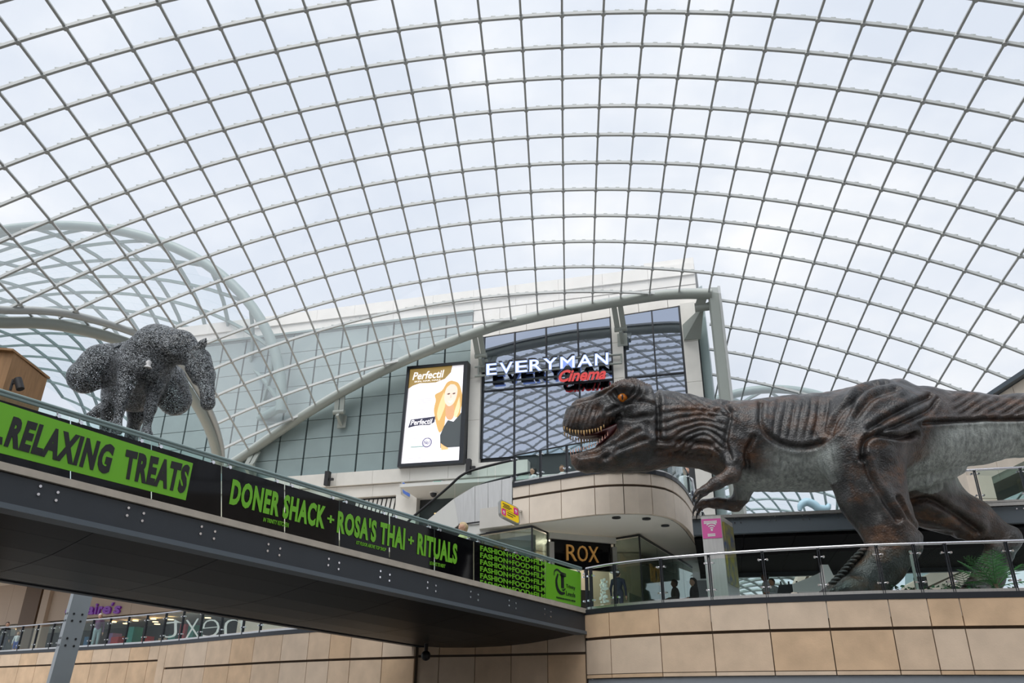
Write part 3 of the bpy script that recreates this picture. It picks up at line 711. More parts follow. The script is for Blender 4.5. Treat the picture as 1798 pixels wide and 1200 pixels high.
# entrance with portal, dark canopy sign and letters
a, b = rx[2], rx[3]; d = unit(b - a); n = A3(d[1], -d[0], 0); dax = [d, -n, A3(0, 0, 1)]; L = float(np.linalg.norm((b - a)[:2])); e0 = A3(a[0], a[1], 0)
def EP(u, z, off=0.0): return e0 + d * u * L + A3(0, 0, z) + n * off
MB().box(EP(.5, 5.16, 0), (L, .3, .18), dax).build('portal_head', 'plaster', shop)
for u in (.03, .97): MB().box(EP(u, 3.7, 0), (.16, .3, 2.5), dax).build('portal_jamb', 'brushed', shop)
z_s0 = 3.85
MB().box(EP(.5, 4.62, -.05), (L * .9, .1, .9), dax).build('sign_board', 'film', shop)
for i, ch in enumerate('ROX'):
    mb = MB(); u0 = .26 + .165 * i
    letter_quad(mb, ch, EP(u0, 4.42, .02), EP(u0 + .15, 4.42, .02), EP(u0, 4.92, .02), EP(u0 + .15, 4.92, .02), thick=.06, nrm=n, bold=-.005); mb.build('letter', 'gold', shop)
MB().box(EP(.5, 3.1, -1.5), (L * .86, .1, 1.3), dax).build('display_back', 'shop_dark', shop)
for lx_, ly_ in ((.3, -1.6), (.75, -2.2)):  # unseen fill lights added to brighten the shop interior, with made-up ceiling discs
    pl = bpy.data.lights.new('shop_fill_light', 'POINT'); pl.energy = 45; pl.color = (1, .85, .65); pl.shadow_soft_size = .2; plo = bpy.data.objects.new('shop_fill_light', pl); col.objects.link(plo); plo.location = tuple(EP(lx_, 5.0, ly_)); 
    q = EP(lx_, 5.14, ly_); MB().tube([q, q + A3(0, 0, .08)], .12, 12).build('added_lamp_disc', 'brushed', shop)
# a crystal curtain pillar beside the door and interior walls
sp = MB()
for k in range(90):
    u = .93 + rng.uniform(-.05, .05); zz = rng.uniform(2.5, 4.0); sp.box(EP(u, zz, -.55 + rng.uniform(-.1, .1)), (.05, .05, .07), dax)
sp.build('crystal_column', mat('crystal', (.75, .85, .85), .1, emit=.15), shop, kind='stuff')
MB().slab([(rx[0][0] - .5, rx[0][1] + 1.2), (rx[2][0], rx[2][1] + 3.5), (rx[4][0] + .5, rx[4][1] + 3.4), (rx[6][0], rx[6][1] + 1.5), (rx[6][0] + .2, rx[6][1] + 2.2), (rx[4][0], rx[4][1] + 4.2), (rx[2][0] - .3, rx[2][1] + 4.2), (rx[0][0] - .7, rx[0][1] + 1.9)], DK - .05, 5.26).build('back_wall', 'shop_wall', shop)
# white fascia with the second name on the left flank
a2, b2 = rx[0], rx[1]; d2 = unit(b2 - a2); n2 = A3(d2[1], -d2[0], 0)
def E2(u, z, off=-.25): return A3(a2[0], a2[1], 0) + d2 * u * np.linalg.norm((b2 - a2)[:2]) + A3(0, 0, z) + n2 * off
MB().hexa([E2(0, 4.15), E2(.93, 4.15), E2(.93, 4.15, -.4), E2(0, 4.15, -.4), E2(0, 5.05), E2(.93, 5.05), E2(.93, 5.05, -.4), E2(0, 5.05, -.4)]).build('fascia_board', 'white', shop)
mb = MB(); letter_quad(mb, 'ROX', E2(.02, 4.4, -.2), E2(.5, 4.4, -.2), E2(.02, 4.85, -.2), E2(.5, 4.85, -.2), thick=.04, nrm=n2); mb.build('letters', 'gold', shop)
a3, b3 = rx[4], rx[5]; d3 = unit(b3 - a3); n3 = A3(d3[1], -d3[0], 0)
def E3(u, z, off=-.2): return A3(a3[0], a3[1], 0) + d3 * u * np.linalg.norm((b3 - a3)[:2]) + A3(0, 0, z) + n3 * off
mb = MB(); letter_quad(mb, 'ROX', E3(.42, 4.0), E3(.8, 4.0), E3(.42, 4.6), E3(.8, 4.6), thick=.05, nrm=n3); mb.build('letters', 'gold', shop)
MB().box(E3(.55, 3.1, -.9), (1.6, .05, 1.1), [d3, -n3, A3(0, 0, 1)]).build('display_panel', 'plaster', shop)
MB().hexa([E3(.3, 2.45, -.5), E3(1.9, 2.45, -.5), E3(1.9, 2.45, -1.1), E3(.3, 2.45, -1.1), E3(.3, 3.25, -.5), E3(1.9, 3.25, -.5), E3(1.9, 3.25, -1.1), E3(.3, 3.25, -1.1)]).build('counter', 'shop_dark', shop)

# ------------------------------------------------------------------ escalator up to the upper deck
ed = unit(A3(-.96, .28, 0)); en = unit(A3(-.28, -.96, 0)); e_o = A3(0.0, 25.75, 0)
def eq(x, y, off=0.0): return onpl(x, y, e_o + en * off, en)
esc = thing('escalator', 'stainless steel escalator with glass sides rising to the upper deck', 'escalator', eq(800, 925))
EW = 1.7
def eplate(pts, name, m, off=0.0, th=.06): return MB().plate([eq(x, y, off) for x, y in pts], th, en).build(name, m, esc)
eplate([(797, 876), (750, 914), (794, 930), (806, 921)], 'lower_panel', 'plaster')
for (xa, ya), (xb, yb), ba, bb in (((797, 876), (834, 854), 921, 921), ((834, 854), (857, 848), 921, 917), ((857, 848), (881, 842.5), 917, 912.5), ((881, 842.5), (899, 839), 912.5, 909)):
    eplate([(xa + .3, ya), (xb - .3, yb), (xb - .3, bb), (xa + .3 + (8 if xa == 797 else 0), ba)], 'cladding_panel', 'brushed')
hr = [(700, 932), (725, 907), (760, 878), (790, 852), (805, 838), (822, 828), (845, 821), (880, 812), (908, 806)]
for off, nm in ((-.05, 'handrail'), (-EW, 'handrail')):
    MB().tube(smooth_line([eq(x, y, 0) + en * off for x, y in hr], 4), .045, 8).build(nm, 'black', esc)
ct = [(700, 958), (750, 914), (797, 876), (813, 863), (841, 852), (881, 842.5), (908, 837)]
hx = np.array([q[0] for q in hr]); hy = np.array([q[1] for q in hr]); cx_ = np.array([q[0] for q in ct]); cy_ = np.array([q[1] for q in ct])
for xa, xb in ((705, 752), (753, 797), (798, 838), (839, 868), (869, 905)):
    for off in (-.05, -EW):
        xs = np.linspace(xa, xb, 6); top = [(x, float(np.interp(x, hx, hy)) + 1) for x in xs]; bot = [(x, float(np.interp(x, cx_, cy_))) for x in xs[::-1]]
        MB().plate([eq(x, y, 0) + en * off for x, y in bot[::-1] + top[::-1]], .012, en).build('pane', 'rail_glass', esc)
m = MB(); V = [eq(x, y + 6, 0) + en * (-.1) for x, y in ct]; V2 = [v + en * (-EW + .2) for v in V]
nS = len(V); m.add(V + V2, [(i, i + 1, nS + i + 1, nS + i) for i in range(nS - 1)]); m.build('steps', 'dark_metal', esc)
eplate([(806, 922), (899, 910), (905, 929), (826, 940)], 'lower_fascia', 'plaster', -.05, .2)
eplate([(805, 920.5), (900, 908), (900, 910), (806, 923)], 'dark_trim', 'black', .01, .04)  # thin dark line along the lower edge of the cladding

# ------------------------------------------------------------------ shop level below the cinema facade
bay = setting('wall_cinema_lower', FP(-6, 6, 0), 'openings and piers under the cinema ledge')
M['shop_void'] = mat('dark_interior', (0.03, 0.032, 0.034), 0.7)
MB().box(FP(fsz(716, 900)[0], 8.0, .0), (1.15, .6, 4.0), fax).build('pier', 'concrete', bay)
MB().box(FP(fsz(500, 900)[0], 8.0, .0), (2.4, .6, 4.0), fax).build('pier', 'concrete', bay)
sA, sB = fsz(640, 885)[0], fsz(703, 885)[0]
for k in range(13):
    s = sA - 1.0 + (sB - sA + 1.0) * k / 12
    MB().hexa([FP(s, 6.2, .05), FP(s + .16, 6.2, .05), FP(s + .16, 6.2, 0), FP(s, 6.2, 0), FP(s + .55, 9.9, .05), FP(s + .72, 9.9, .05), FP(s + .72, 9.9, 0), FP(s + .55, 9.9, 0)]).build('slat', 'plaster', bay)
sC, sD = fsz(735, 880)[0], fsz(1000, 880)[0]
MB().box(FP((sC + sD) / 2, 9.85, 1.0), (sD - sC, 3.0, .15), fax).build('canopy', 'plaster', bay)
MB().box(FP(sC + 1.6, 9.0, .04), (1.4, .03, .05), fax).build('strip_lamp', mat('warm_lamp', (1, .6, .25), .5, emit=1.5), bay)
MB().slab([tuple(FP(-16, 0, 4)[:2]), tuple(FP(9.5, 0, 4)[:2]), tuple(FP(9.5, 0, -.2)[:2]), tuple(FP(-16, 0, -.2)[:2])], 5.5, 6.0).build('floor_cinema_walkway', 'deck_floor', None, 'walkway slab in front of the cinema', kind='structure')
# exit sign, dome camera
ex = thing('exit_sign', 'small green and white exit sign under the cinema ledge', 'sign', FP(*fsz(772, 853), .3))
s_, z_ = fsz(772, 853); MB().box(FP(s_, z_, .26), (.55, .06, .36), fax).build('panel', 'white', ex)
M['exit_green'] = mat('exit_green', (.02, .38, .24), .5, emit=.3); MB().box(FP(s_ - .02, z_ + .01, .30), (.4, .03, .26), fax).build('pictogram', 'exit_green', ex)
dc = thing('dome_camera', 'white dome camera under the ceiling beside the escalator', 'camera', FP(fsz(776, 873)[0], 9.75, 1.2))
p = FP(fsz(776, 873)[0], 9.72, 1.2); MB().tube([p + A3(0, 0, .06), p], .2, 14).build('mount', 'white', dc); MB().tube([p + A3(0, 0, -.0), p + A3(0, 0, -.1), p + A3(0, 0, -.17), p + A3(0, 0, -.2)], [.17, .15, .09, .02], 14).build('dome', 'dark_metal', dc)

# ================================================================== UPPER BRIDGE (right) AND BUILDINGS BEYOND
g0, g1 = A3(5.6, 24.55, 0), A3(17.2, 21.71, 0); gd = unit(g1 - g0); gn = A3(gd[1], -gd[0], 0); gL = float(np.linalg.norm(g1 - g0))
def GP(t, w, z): return g0 + gd * t - gn * w + A3(0, 0, z)
gax = [gd, -gn, A3(0, 0, 1)]
ub = thing('upper_bridge', 'dark steel upper walkway bridge crossing behind the dinosaur', 'bridge', GP(gL / 2, 3.6, 5.0))
MB().box(GP(gL / 2, .1, 5.17), (gL, .2, .46), gax).build('girder', 'girder_mid', ub)
MB().box(GP(gL / 2, .12, 5.46), (gL, .4, .09), gax).build('deck_edge', 'brushed', ub)
MB().box(GP(gL / 2, 3.7, 5.1), (gL, 6.8, .3), gax).build('deck', 'floor', ub)
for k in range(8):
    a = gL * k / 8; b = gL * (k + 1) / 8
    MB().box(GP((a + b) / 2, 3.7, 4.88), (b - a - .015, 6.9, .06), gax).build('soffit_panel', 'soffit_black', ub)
MB().box(GP(gL / 2, 7.3, 5.0), (gL, .2, .6), gax).build('girder', 'girder', ub)
for x, y in ((1295, 915), (1356, 911), (1415, 909), (1477, 906), (1570, 900), (1640, 896), (1732, 892), (1790, 890)):
    p = onpl(x, y, g0, gn); m = MB()
    for du in (-.09, .09):
        for dv in (-.06, .06): q = p + gd * du + A3(0, 0, dv) + gn * .0; m.tube([q, q + gn * .02], .02, 8)
    m.build('bolt_cluster', 'chrome', ub, kind='stuff')
gc = Curve([tuple(GP(t, .1, 0)[:2]) for t in np.linspace(0, gL, 8)])
balustrade('glass_balustrade', 'glass balustrade on the upper bridge above the dinosaur tail', gc, [t for t in np.linspace(8.2, gL - .1, 4)], 5.55, h=1.0, t_ends=(8.0, gL - .05))
# right hand building: wall running away along the right
rb = setting('wall_right_building', (17.6, 30, 0), 'sandstone building on the right behind the dinosaur tail')
MB().box((18.2, 30, 9.1), (1.0, 16, 2.9)).build('upper_wall', 'stone_light', rb)
for k in range(8):
    MB().box((17.66, 23 + 2 * k, 9.1), (.1, 1.97, 2.86)).build('panel', 'stone_light', rb)
MB().box((17.75, 30, 10.63), (.7, 16.2, .16)).build('coping', 'girder_mid', rb)
MB().box((18.0, 30, 7.5), (.8, 16, .35)).build('beam', mat('brown_beam', (.14, .085, .05), .6), rb)
pc = atY(1712, 850, 26.5)
for k in range(3): MB().box((pc[0] + .1, 26.6, 5.4 + .8 * k), (.85, .5, .78)).build('column_block', 'stone_light', rb)
MB().box((pc[0] + 1.2, 28.5, 6.6), (.2, 9, 2.0)).build('dark_glazing', 'shop_glass', rb)
MB().box((pc[0] + 3.2, 32, 6.6), (7, .3, 2.2)).build('dark_back', 'shop_void', rb)
# stair walls seen under the upper bridge
def far_wall(name, label, pts, D, m, th=.5):
    P = [atY(x, y, D) for x, y in pts]; return MB().plate(P, th, A3(0, -1, 0)).build(name, m, None, label, kind='structure')
far_wall('wall_far_stair_1', 'sloping sandstone stair wall under the upper bridge', [(1392, 1046), (1398, 1022), (1412, 992), (1428, 978), (1500, 978), (1500, 1060), (1392, 1060)], 34, 'stone_light')
far_wall('trim_1', 'dark sloping band on the stair wall', [(1401, 1040), (1428, 992), (1431, 993), (1408, 1038)], 33.4, 'joint', .05)
far_wall('wall_far_stair_2', 'sloping sandstone parapet behind the dinosaur legs', [(1590, 1052), (1592, 1028), (1640, 1004), (1700, 975), (1730, 975), (1730, 1060), (1590, 1060)], 36, 'stone_light')
far_wall('trim_2', 'dark glazing band above the sloping parapet', [(1590, 1028), (1590, 985), (1700, 978), (1640, 1002)], 36.6, 'shop_glass', .05)
far_wall('trim_3', 'dark joint along the sloping parapet', [(1630, 1030), (1705, 996), (1706, 998), (1632, 1033)], 35.4, 'joint', .05)
# low glass vault beyond, seen under the upper bridge
_v = atY(1335, 1003, 60.0)
vault('roof_vault_far', 'far low glass vault seen under the upper bridge', _v[0], 60.0, 30, 3.9, 2.6, _v[2] - 2.6, .12, 9, n_bays=7, rim_r=.22, steel='steel_pale')
# ================================================================== SCULPTING KIT: signed distance field -> one continuous surface
class Sdf:
    def __init__(s, lo, hi, h):
        s.lo = np.array(lo, float); s.h = h; s.n = np.ceil((np.array(hi) - s.lo) / h).astype(int) + 1
        s.f = np.full(s.n, 9.0, np.float32)
        s.ax = [(s.lo[k] + h * np.arange(s.n[k])).astype(np.float32) for k in range(3)]
    def _box(s, lo, hi):
        a = np.clip(np.floor((np.array(lo) - s.lo) / s.h).astype(int), 0, s.n); b = np.clip(np.ceil((np.array(hi) - s.lo) / s.h).astype(int) + 1, 0, s.n)
        sl = tuple(slice(a[k], b[k]) for k in range(3))
        return sl, s.ax[0][sl[0]][:, None, None], s.ax[1][sl[1]][None, :, None], s.ax[2][sl[2]][None, None, :]
    def _union(s, sl, d, k):
        a = s.f[sl]
        if k > 0:
            q = np.maximum(k - np.abs(a - d), 0) / k; s.f[sl] = np.minimum(a, d) - q * q * k * .25
        else: s.f[sl] = np.minimum(a, d)
    def cone(s, a, b, ra, rb, k=.1, w=1.0):
        """round cone from a to b; w scales the lateral (y) thickness"""
        a = np.asarray(a, float); b = np.asarray(b, float); m = max(ra, rb) + k + 3 * s.h; mm = np.array([m, max(m * w, m * .5) + .1, m])
        sl, X, Y, Z = s._box(np.minimum(a, b) - mm, np.maximum(a, b) + mm)
        d = b - a; dd = float(d @ d) + 1e-9
        px_, py_, pz_ = X - a[0], (Y - a[1]), Z - a[2]
        t = np.clip((px_ * d[0] + py_ * d[1] + pz_ * d[2]) / dd, 0, 1)
        r = ra + (rb - ra) * t
        D = np.sqrt((px_ - t * d[0]) ** 2 + ((py_ - t * d[1]) / w) ** 2 + (pz_ - t * d[2]) ** 2) - r
        s._union(sl, (D * min(1, max(w, .5))).astype(np.float32), k); return s
    def chain(s, pts, rad, k=.1, w=1.0):
        for i in range(len(pts) - 1): s.cone(pts[i], pts[i + 1], rad[i], rad[i + 1], k, w)
        return s
    def cut(s, c, r, k=.05):
        c = np.asarray(c, float); sl, X, Y, Z = s._box(c - r - k - s.h * 2, c + r + k + s.h * 2)
        d = -(np.sqrt((X - c[0]) ** 2 + (Y - c[1]) ** 2 + (Z - c[2]) ** 2) - r); a = s.f[sl]
        q = np.maximum(k - np.abs(a - d), 0) / k; s.f[sl] = np.maximum(a, d) + q * q * k * .25; return s
    def profile(s, poly, widths, k=.08, round_=None):
        """side outline (x, z) inflated sideways: widths = (x, half width) pairs"""
        P = np.asarray(poly, float); lo = P.min(0); hi = P.max(0); wm = max(q[1] for q in widths); m = k + 4 * s.h
        sl, X, Y, Z = s._box([lo[0] - m, -wm - m, lo[1] - m], [hi[0] + m, wm + m, hi[1] + m])
        x2 = X[:, 0, 0][:, None] + 0 * Z[0, 0][None, :]; z2 = 0 * X[:, 0, 0][:, None] + Z[0, 0][None, :]
        dist = np.full(x2.shape, 1e9); ins = np.zeros(x2.shape, bool)
        for i in range(len(P)):
            a, b = P[i], P[(i + 1) % len(P)]; e = b - a; t = np.clip(((x2 - a[0]) * e[0] + (z2 - a[1]) * e[1]) / (e @ e + 1e-12), 0, 1)
            dist = np.minimum(dist, np.hypot(x2 - a[0] - t * e[0], z2 - a[1] - t * e[1]))
            c = ((a[1] > z2) != (b[1] > z2)) & (x2 < (b[0] - a[0]) * (z2 - a[1]) / (b[1] - a[1] + 1e-12) + a[0]); ins ^= c
        R = round_ or wm
        wx = np.interp(x2, [q[0] for q in widths], [q[1] for q in widths])
        q = np.clip(dist / R, 0, 1); hw = wx * np.sqrt(np.maximum(1 - (1 - q) ** 2, 0))
        ay = np.abs(Y)
        din = np.maximum(ay - hw[:, None, :], -dist[:, None, :]) * .8
        dout = np.sqrt(dist[:, None, :] ** 2 + ay ** 2)
        d = np.where(ins[:, None, :], din, dout).astype(np.float32)
        s._union(sl, d, k); return s
    def mesh(s):
        f = s.f; n = s.n; ins = f < 0
        idx = -np.ones(n - 1, int)
        c = np.zeros(n - 1, np.int8)
        for dx in (0, 1):
            for dy in (0, 1):
                for dz in (0, 1): c += ins[dx:n[0] - 1 + dx, dy:n[1] - 1 + dy, dz:n[2] - 1 + dz]
        act = np.argwhere((c > 0) & (c < 8)); idx[tuple(act.T)] = np.arange(len(act))
        acc = np.zeros((len(act), 3)); cnt = np.zeros(len(act))
        corners = [(a, b, d) for a in (0, 1) for b in (0, 1) for d in (0, 1)]
        for i in range(8):
            for j in range(i + 1, 8):
                if sum(abs(np.array(corners[i]) - corners[j])) != 1: continue
                A = act + corners[i]; B = act + corners[j]; fa = f[tuple(A.T)]; fb = f[tuple(B.T)]
                m = (fa < 0) != (fb < 0); t = fa[m] / (fa[m] - fb[m]); acc[m] += A[m] + (B[m] - A[m]) * t[:, None]; cnt[m] += 1
        V = s.lo + s.h * acc / cnt[:, None]
        quads = []
        for ax in range(3):
            sl0 = [slice(1, n[k] - 1) for k in range(3)]; sl0[ax] = slice(0, n[ax] - 1); sl1 = list(sl0); sl1[ax] = slice(1, n[ax])
            a = ins[tuple(sl0)]; b = ins[tuple(sl1)]; ch = np.argwhere(a != b); off = np.ones(3, int); off[ax] = 0; e = ch + off
            u, v = [k for k in range(3) if k != ax]; du = np.zeros(3, int); du[u] = 1; dv = np.zeros(3, int); dv[v] = 1
            q = np.stack([idx[tuple((e - du - dv).T)], idx[tuple((e - dv).T)], idx[tuple(e.T)], idx[tuple((e - du).T)]], 1)
            fl = a[tuple(ch.T)]
            if ax == 1: fl = ~fl
            q[~fl] = q[~fl][:, ::-1]; quads.append(q)
        return V, np.concatenate(quads)
def smooth_verts(V, Q, it=2, lam=.5):
    n = len(V); e = np.concatenate([Q[:, [0, 1]], Q[:, [1, 2]], Q[:, [2, 3]], Q[:, [3, 0]]]); e = np.concatenate([e, e[:, ::-1]])
    cnt = np.bincount(e[:, 0], minlength=n)[:, None]
    for _ in range(it):
        S = np.stack([np.bincount(e[:, 0], V[e[:, 1], k], n) for k in range(3)], 1); V = V + lam * (S / np.maximum(cnt, 1) - V)
    return V
def vert_normals(V, Q):
    N = np.cross(V[Q[:, 2]] - V[Q[:, 0]], V[Q[:, 3]] - V[Q[:, 1]]); out = np.stack([sum(np.bincount(Q[:, k], N[:, c], len(V)) for k in range(4)) for c in range(3)], 1)
    return out / np.maximum(np.linalg.norm(out, axis=1), 1e-9)[:, None]
def mesh_obj(name, V, Q, mats, parent=None, fmat=None, attrs=None, loc=None):
    me = bpy.data.meshes.new(name)
    me.vertices.add(len(V)); me.vertices.foreach_set('co', np.asarray(V, np.float32).ravel())
    me.loops.add(Q.size); me.loops.foreach_set('vertex_index', Q.astype(np.int32).ravel())
    me.polygons.add(len(Q)); me.polygons.foreach_set('loop_start', np.arange(0, Q.size, 4, dtype=np.int32))
    for m in mats: me.materials.append(M[m] if isinstance(m, str) else m)
    if fmat is not None: me.polygons.foreach_set('material_index', np.asarray(fmat, np.int32))
    me.polygons.foreach_set('use_smooth', np.ones(len(Q), bool)); me.update(calc_edges=True); me.validate()
    for k, a in (attrs or {}).items():
        at = me.attributes.new(k, 'FLOAT', 'POINT'); at.data.foreach_set('value', np.asarray(a, np.float32))
    o = bpy.data.objects.new(name, me); col.objects.link(o)
    if parent is not None: o.parent = parent
    if loc is not None: o.location = tuple(loc)
    return o
def pnoise(P, seed=0, octv=3):
    """cheap smooth pseudo noise from sines"""
    r = np.random.default_rng(seed); out = np.zeros(len(P)); a = 1.0
    for o in range(octv):
        for _ in range(4):
            k = r.normal(size=3); k *= 2.0 ** o / np.linalg.norm(k); out += a * np.sin(P @ k * 3.0 + r.uniform(0, 6.28)) / 4
        a *= .5
    return out

# ================================================================== THE DINOSAUR
TE1 = unit(A3(1, -.09, 0)); TE2 = A3(-TE1[1], TE1[0], 0); T0 = A3(6.0, 20.95, DK - .06)
def tl(x, y, lat=0.0):
    p = onpl(x, y, T0 + TE2 * lat, TE2) - T0; return A3(p @ TE1, lat, p[2])
def tr(x, y, r, lat=0.0): return r * depth(onpl(x, y, T0 + TE2 * lat, TE2)) / F
def tw(L): L = np.atleast_2d(L); return T0 + L[:, :1] * TE1 + L[:, 1:2] * TE2 + L[:, 2:] * A3(0, 0, 1)
def tpx(x, z):
    P = T0 + x[:, None] * TE1 + z[:, None] * A3(0, 0, 1); C = P @ W; return 899 + F * C[:, 0] / C[:, 2], 600 - F * C[:, 1] / C[:, 2]
_x0 = tl(980, 760)[0] - .2; _x1 = tl(1798, 745)[0] + 3.2
S = Sdf([_x0, -2.0, -.05], [_x1, 2.0, tl(1565, 660)[2] + .25], .029)
def T(pts, lat=0.0, k=.2, w=1.0, dl=None):
    """chain of (px x, px y, px radius); dl = lateral offsets per point"""
    L = dl or [lat] * len(pts); S.chain([tl(x, y, l) for (x, y, r), l in zip(pts, L)], [tr(x, y, r, l) for (x, y, r), l in zip(pts, L)], k, w)
T([(2090, 735, 22), (1930, 741, 40), (1798, 747, 52), (1700, 752, 62), (1620, 757, 74)], k=.25, w=.78)
T([(1620, 757, 74), (1560, 760, 84), (1480, 773, 81)], k=.3, w=.86)
T([(1480, 773, 81), (1400, 778, 80), (1330, 781, 76), (1285, 774, 62)], k=.35, w=.88)
T([(1285, 774, 61), (1230, 760, 57), (1180, 751, 60), (1140, 752, 64)], k=.3, w=.78)
T([(1545, 704, 27), (1572, 694, 21), (1590, 700, 19)], k=.22, w=1.6); T([(1625, 706, 18), (1640, 712, 16)], k=.25, w=1.8); T([(1480, 712, 20), (1520, 704, 22)], k=.25, w=1.5)
# shoulder and thighs as muscle masses
for sg in (-1, 1):
    T([(1300, 752, 40), (1285, 785, 32)], sg * .62, .3, .7)
    T([(1555, 735, 62), (1520, 775, 66)], sg * .72, .35, .8)
# head
def tp2(pts): return [tl(x, y)[[0, 2]] for x, y in pts]
def tws(pts): return [(tl(x, 740)[0], w) for x, w in pts]
S.profile(tp2([(988, 742), (990, 757), (1005, 765), (1024, 768), (1050, 765), (1072, 753), (1092, 741), (1112, 734), (1130, 735), (1150, 745), (1168, 725), (1156, 694), (1140, 685), (1130, 678), (1114, 671.5), (1096, 671), (1081, 674.5), (1066, 685), (1040, 695), (1018, 702), (1002, 710), (992, 722)]),
          tws([(985, .28), (1005, .40), (1040, .46), (1075, .60), (1100, .74), (1125, .80), (1170, .78)]), .05, .42)
S.profile(tp2([(999, 799), (1003, 815), (1012, 826), (1030, 830), (1060, 831), (1100, 830), (1140, 827), (1175, 817), (1200, 800), (1190, 755), (1140, 737), (1124, 738.5), (1100, 747), (1078, 759), (1060, 776), (1046, 787), (1026, 794), (1010, 798)]),
          tws([(995, .22), (1015, .32), (1050, .40), (1090, .56), (1125, .72), (1160, .74), (1200, .60)]), .10, .40)
# brow crest and cheek
for sg in (-1, 1):
    T([(1050, 694, 5), (1066, 688, 7), (1082, 682, 8.5), (1098, 680, 9), (1116, 682, 8.5), (1130, 690, 7.5), (1136, 702, 7)], 0, .04, dl=[sg * q for q in (.34, .46, .60, .70, .74, .72, .68)])
    T([(1108, 716, 12), (1130, 725, 14), (1142, 712, 14)], 0, .12, dl=[sg * q for q in (.62, .66, .62)])
    T([(1095, 795, 16), (1130, 775, 20)], 0, .15, dl=[sg * .48, sg * .6])
    S.cut(tl(1093, 699, sg * .82), tr(1093, 699, 14.5), .05)
    S.cut(tl(1047, 718, sg * .60), tr(1047, 718, 11), .08)
    S.cut(tl(1000, 716, sg * .36), .09, .04)
# legs
T([(1520, 752, 70), (1512, 800, 68), (1530, 868, 55), (1558, 925, 44), (1570, 950, 41)], k=.25, w=.72, dl=[-.85, -1.0, -1.02, -1.0, -1.0])
T([(1518, 828, 33), (1535, 858, 28)], -1.32, .16, .8)
T([(1570, 950, 42), (1553, 990, 35), (1524, 1022, 33), (1508, 1046, 30)], -1.0, .16, .85)
for dy, (x1, y1) in ((-.42, (1462, 1062)), (0.0, (1452, 1064)), (.42, (1468, 1060))):
    S.chain([A3(*(tl(1515, 1040, -1.0)[:2] + A3(0, dy * .4)), .34), A3(tl(x1, 1050, -1.0)[0] + .35, -1.0 + dy, .27), A3(tl(x1, 1050, -1.0)[0], -1.0 + dy * 1.25, .16)], [.36, .24, .15], .12)
T([(1590, 775, 70), (1612, 850, 58), (1650, 888, 46), (1712, 914, 33), (1768, 944, 21)], k=.25, w=.75, dl=[.7, .95, 1.0, 1.0, 1.0])
T([(1772, 946, 20), (1752, 975, 21), (1735, 1010, 24), (1722, 1040, 25)], 1.0, .12, .9)
for dy, x1 in ((-.4, 1668), (0.0, 1655), (.4, 1670)):
    S.chain([A3(tl(1722, 1040, 1.0)[0], 1.0 + dy * .4, .28), A3(tl(x1, 1050, 1.0)[0] + .35, 1.0 + dy, .22), A3(tl(x1, 1050, 1.0)[0], 1.0 + dy * 1.2, .13)], [.3, .2, .12], .1)
# arms with two fingers each
T([(1292, 782, 26), (1290, 812, 15), (1286, 834, 13.5), (1258, 849, 10.5), (1236, 862, 8.5)], k=.1, w=.9, dl=[-.75, -.88, -.92, -.92, -.9])
T([(1236, 862, 7), (1225, 864, 4.6), (1220, 872, 3.2)], k=.03, dl=[-.96, -1.0, -1.0]); T([(1238, 865, 7), (1229, 872, 4.4), (1224, 881, 3)], k=.03, dl=[-.82, -.8, -.8])
T([(1312, 838, 24), (1302, 872, 14), (1292, 886, 12), (1258, 884, 9.5), (1236, 884, 8)], k=.1, w=.9, dl=[.6, .75, .8, .8, .78])
T([(1236, 884, 7), (1225, 887, 4.6), (1220, 895, 3.2)], k=.03, dl=[.72, .68, .68]); T([(1238, 887, 7), (1230, 893, 4.2), (1226, 901, 3)], k=.03, dl=[.86, .88, .88])
# pale spur under the tail
T([(1560, 850, 20), (1620, 842, 14), (1668, 830, 10), (1688, 824, 8)], 0, .10)
V, Q = S.mesh(); V = smooth_verts(V, Q, 2, .5); N = vert_normals(V, Q)
u, v = tpx(V[:, 0], V[:, 2]); al = np.abs(V[:, 1])
def sst(a, b, x): t = np.clip((x - a) / (b - a), 0, 1); return t * t * (3 - 2 * t)
def reg(u0, u1, v0, v1, s=12): return sst(u0 - s, u0 + s, u) * (1 - sst(u1 - s, u1 + s, u)) * sst(v0 - s, v0 + s, v) * (1 - sst(v1 - s, v1 + s, v))
def groove(pts, w, n=6):
    P = np.array([q[:2] for q in smooth_line([A3(a, b, 0) for a, b in pts], n)]); d = np.full(len(u), 1e9)
    for i in range(len(P) - 1):
        e = P[i + 1] - P[i]; t = np.clip(((u - P[i][0]) * e[0] + (v - P[i][1]) * e[1]) / (e @ e + 1e-9), 0, 1); d = np.minimum(d, np.hypot(u - P[i][0] - t * e[0], v - P[i][1] - t * e[1]))
    return np.exp(-(d / w) ** 2) - .35 * np.exp(-((d - 2.0 * w) / (1.2 * w)) ** 2)
def fold(ph): return (.5 + .5 * np.cos(2 * np.pi * ph)) ** 2
wob = pnoise(V * .9, 3) * 3.0; wob2 = pnoise(V * .5, 5) * 5.0
side = np.clip(np.abs(N[:, 1]) * 1.6, 0, 1)
disp = np.zeros(len(V))
disp -= .05 * fold((v - 722 - 34 * np.exp(-((u - 1150) / 60) ** 2) - .0022 * (u - 1140) ** 2 + 2.6 * wob) / (11.5 + 3 * np.sin(u * .05))) * reg(1152, 1262, 728, 812, 8) * side
disp -= .05 * fold((v - .95 * (u - 1180) - 690 + wob) / 17.0) * reg(1180, 1285, 694, 760, 10) * sst(-20, 20, (u - 1160) * .9 - (v - 690)) * side
disp -= .045 * fold((u + .22 * (v - 750) + wob) / 13.5) * reg(1338, 1440, 722, 792, 9) * side
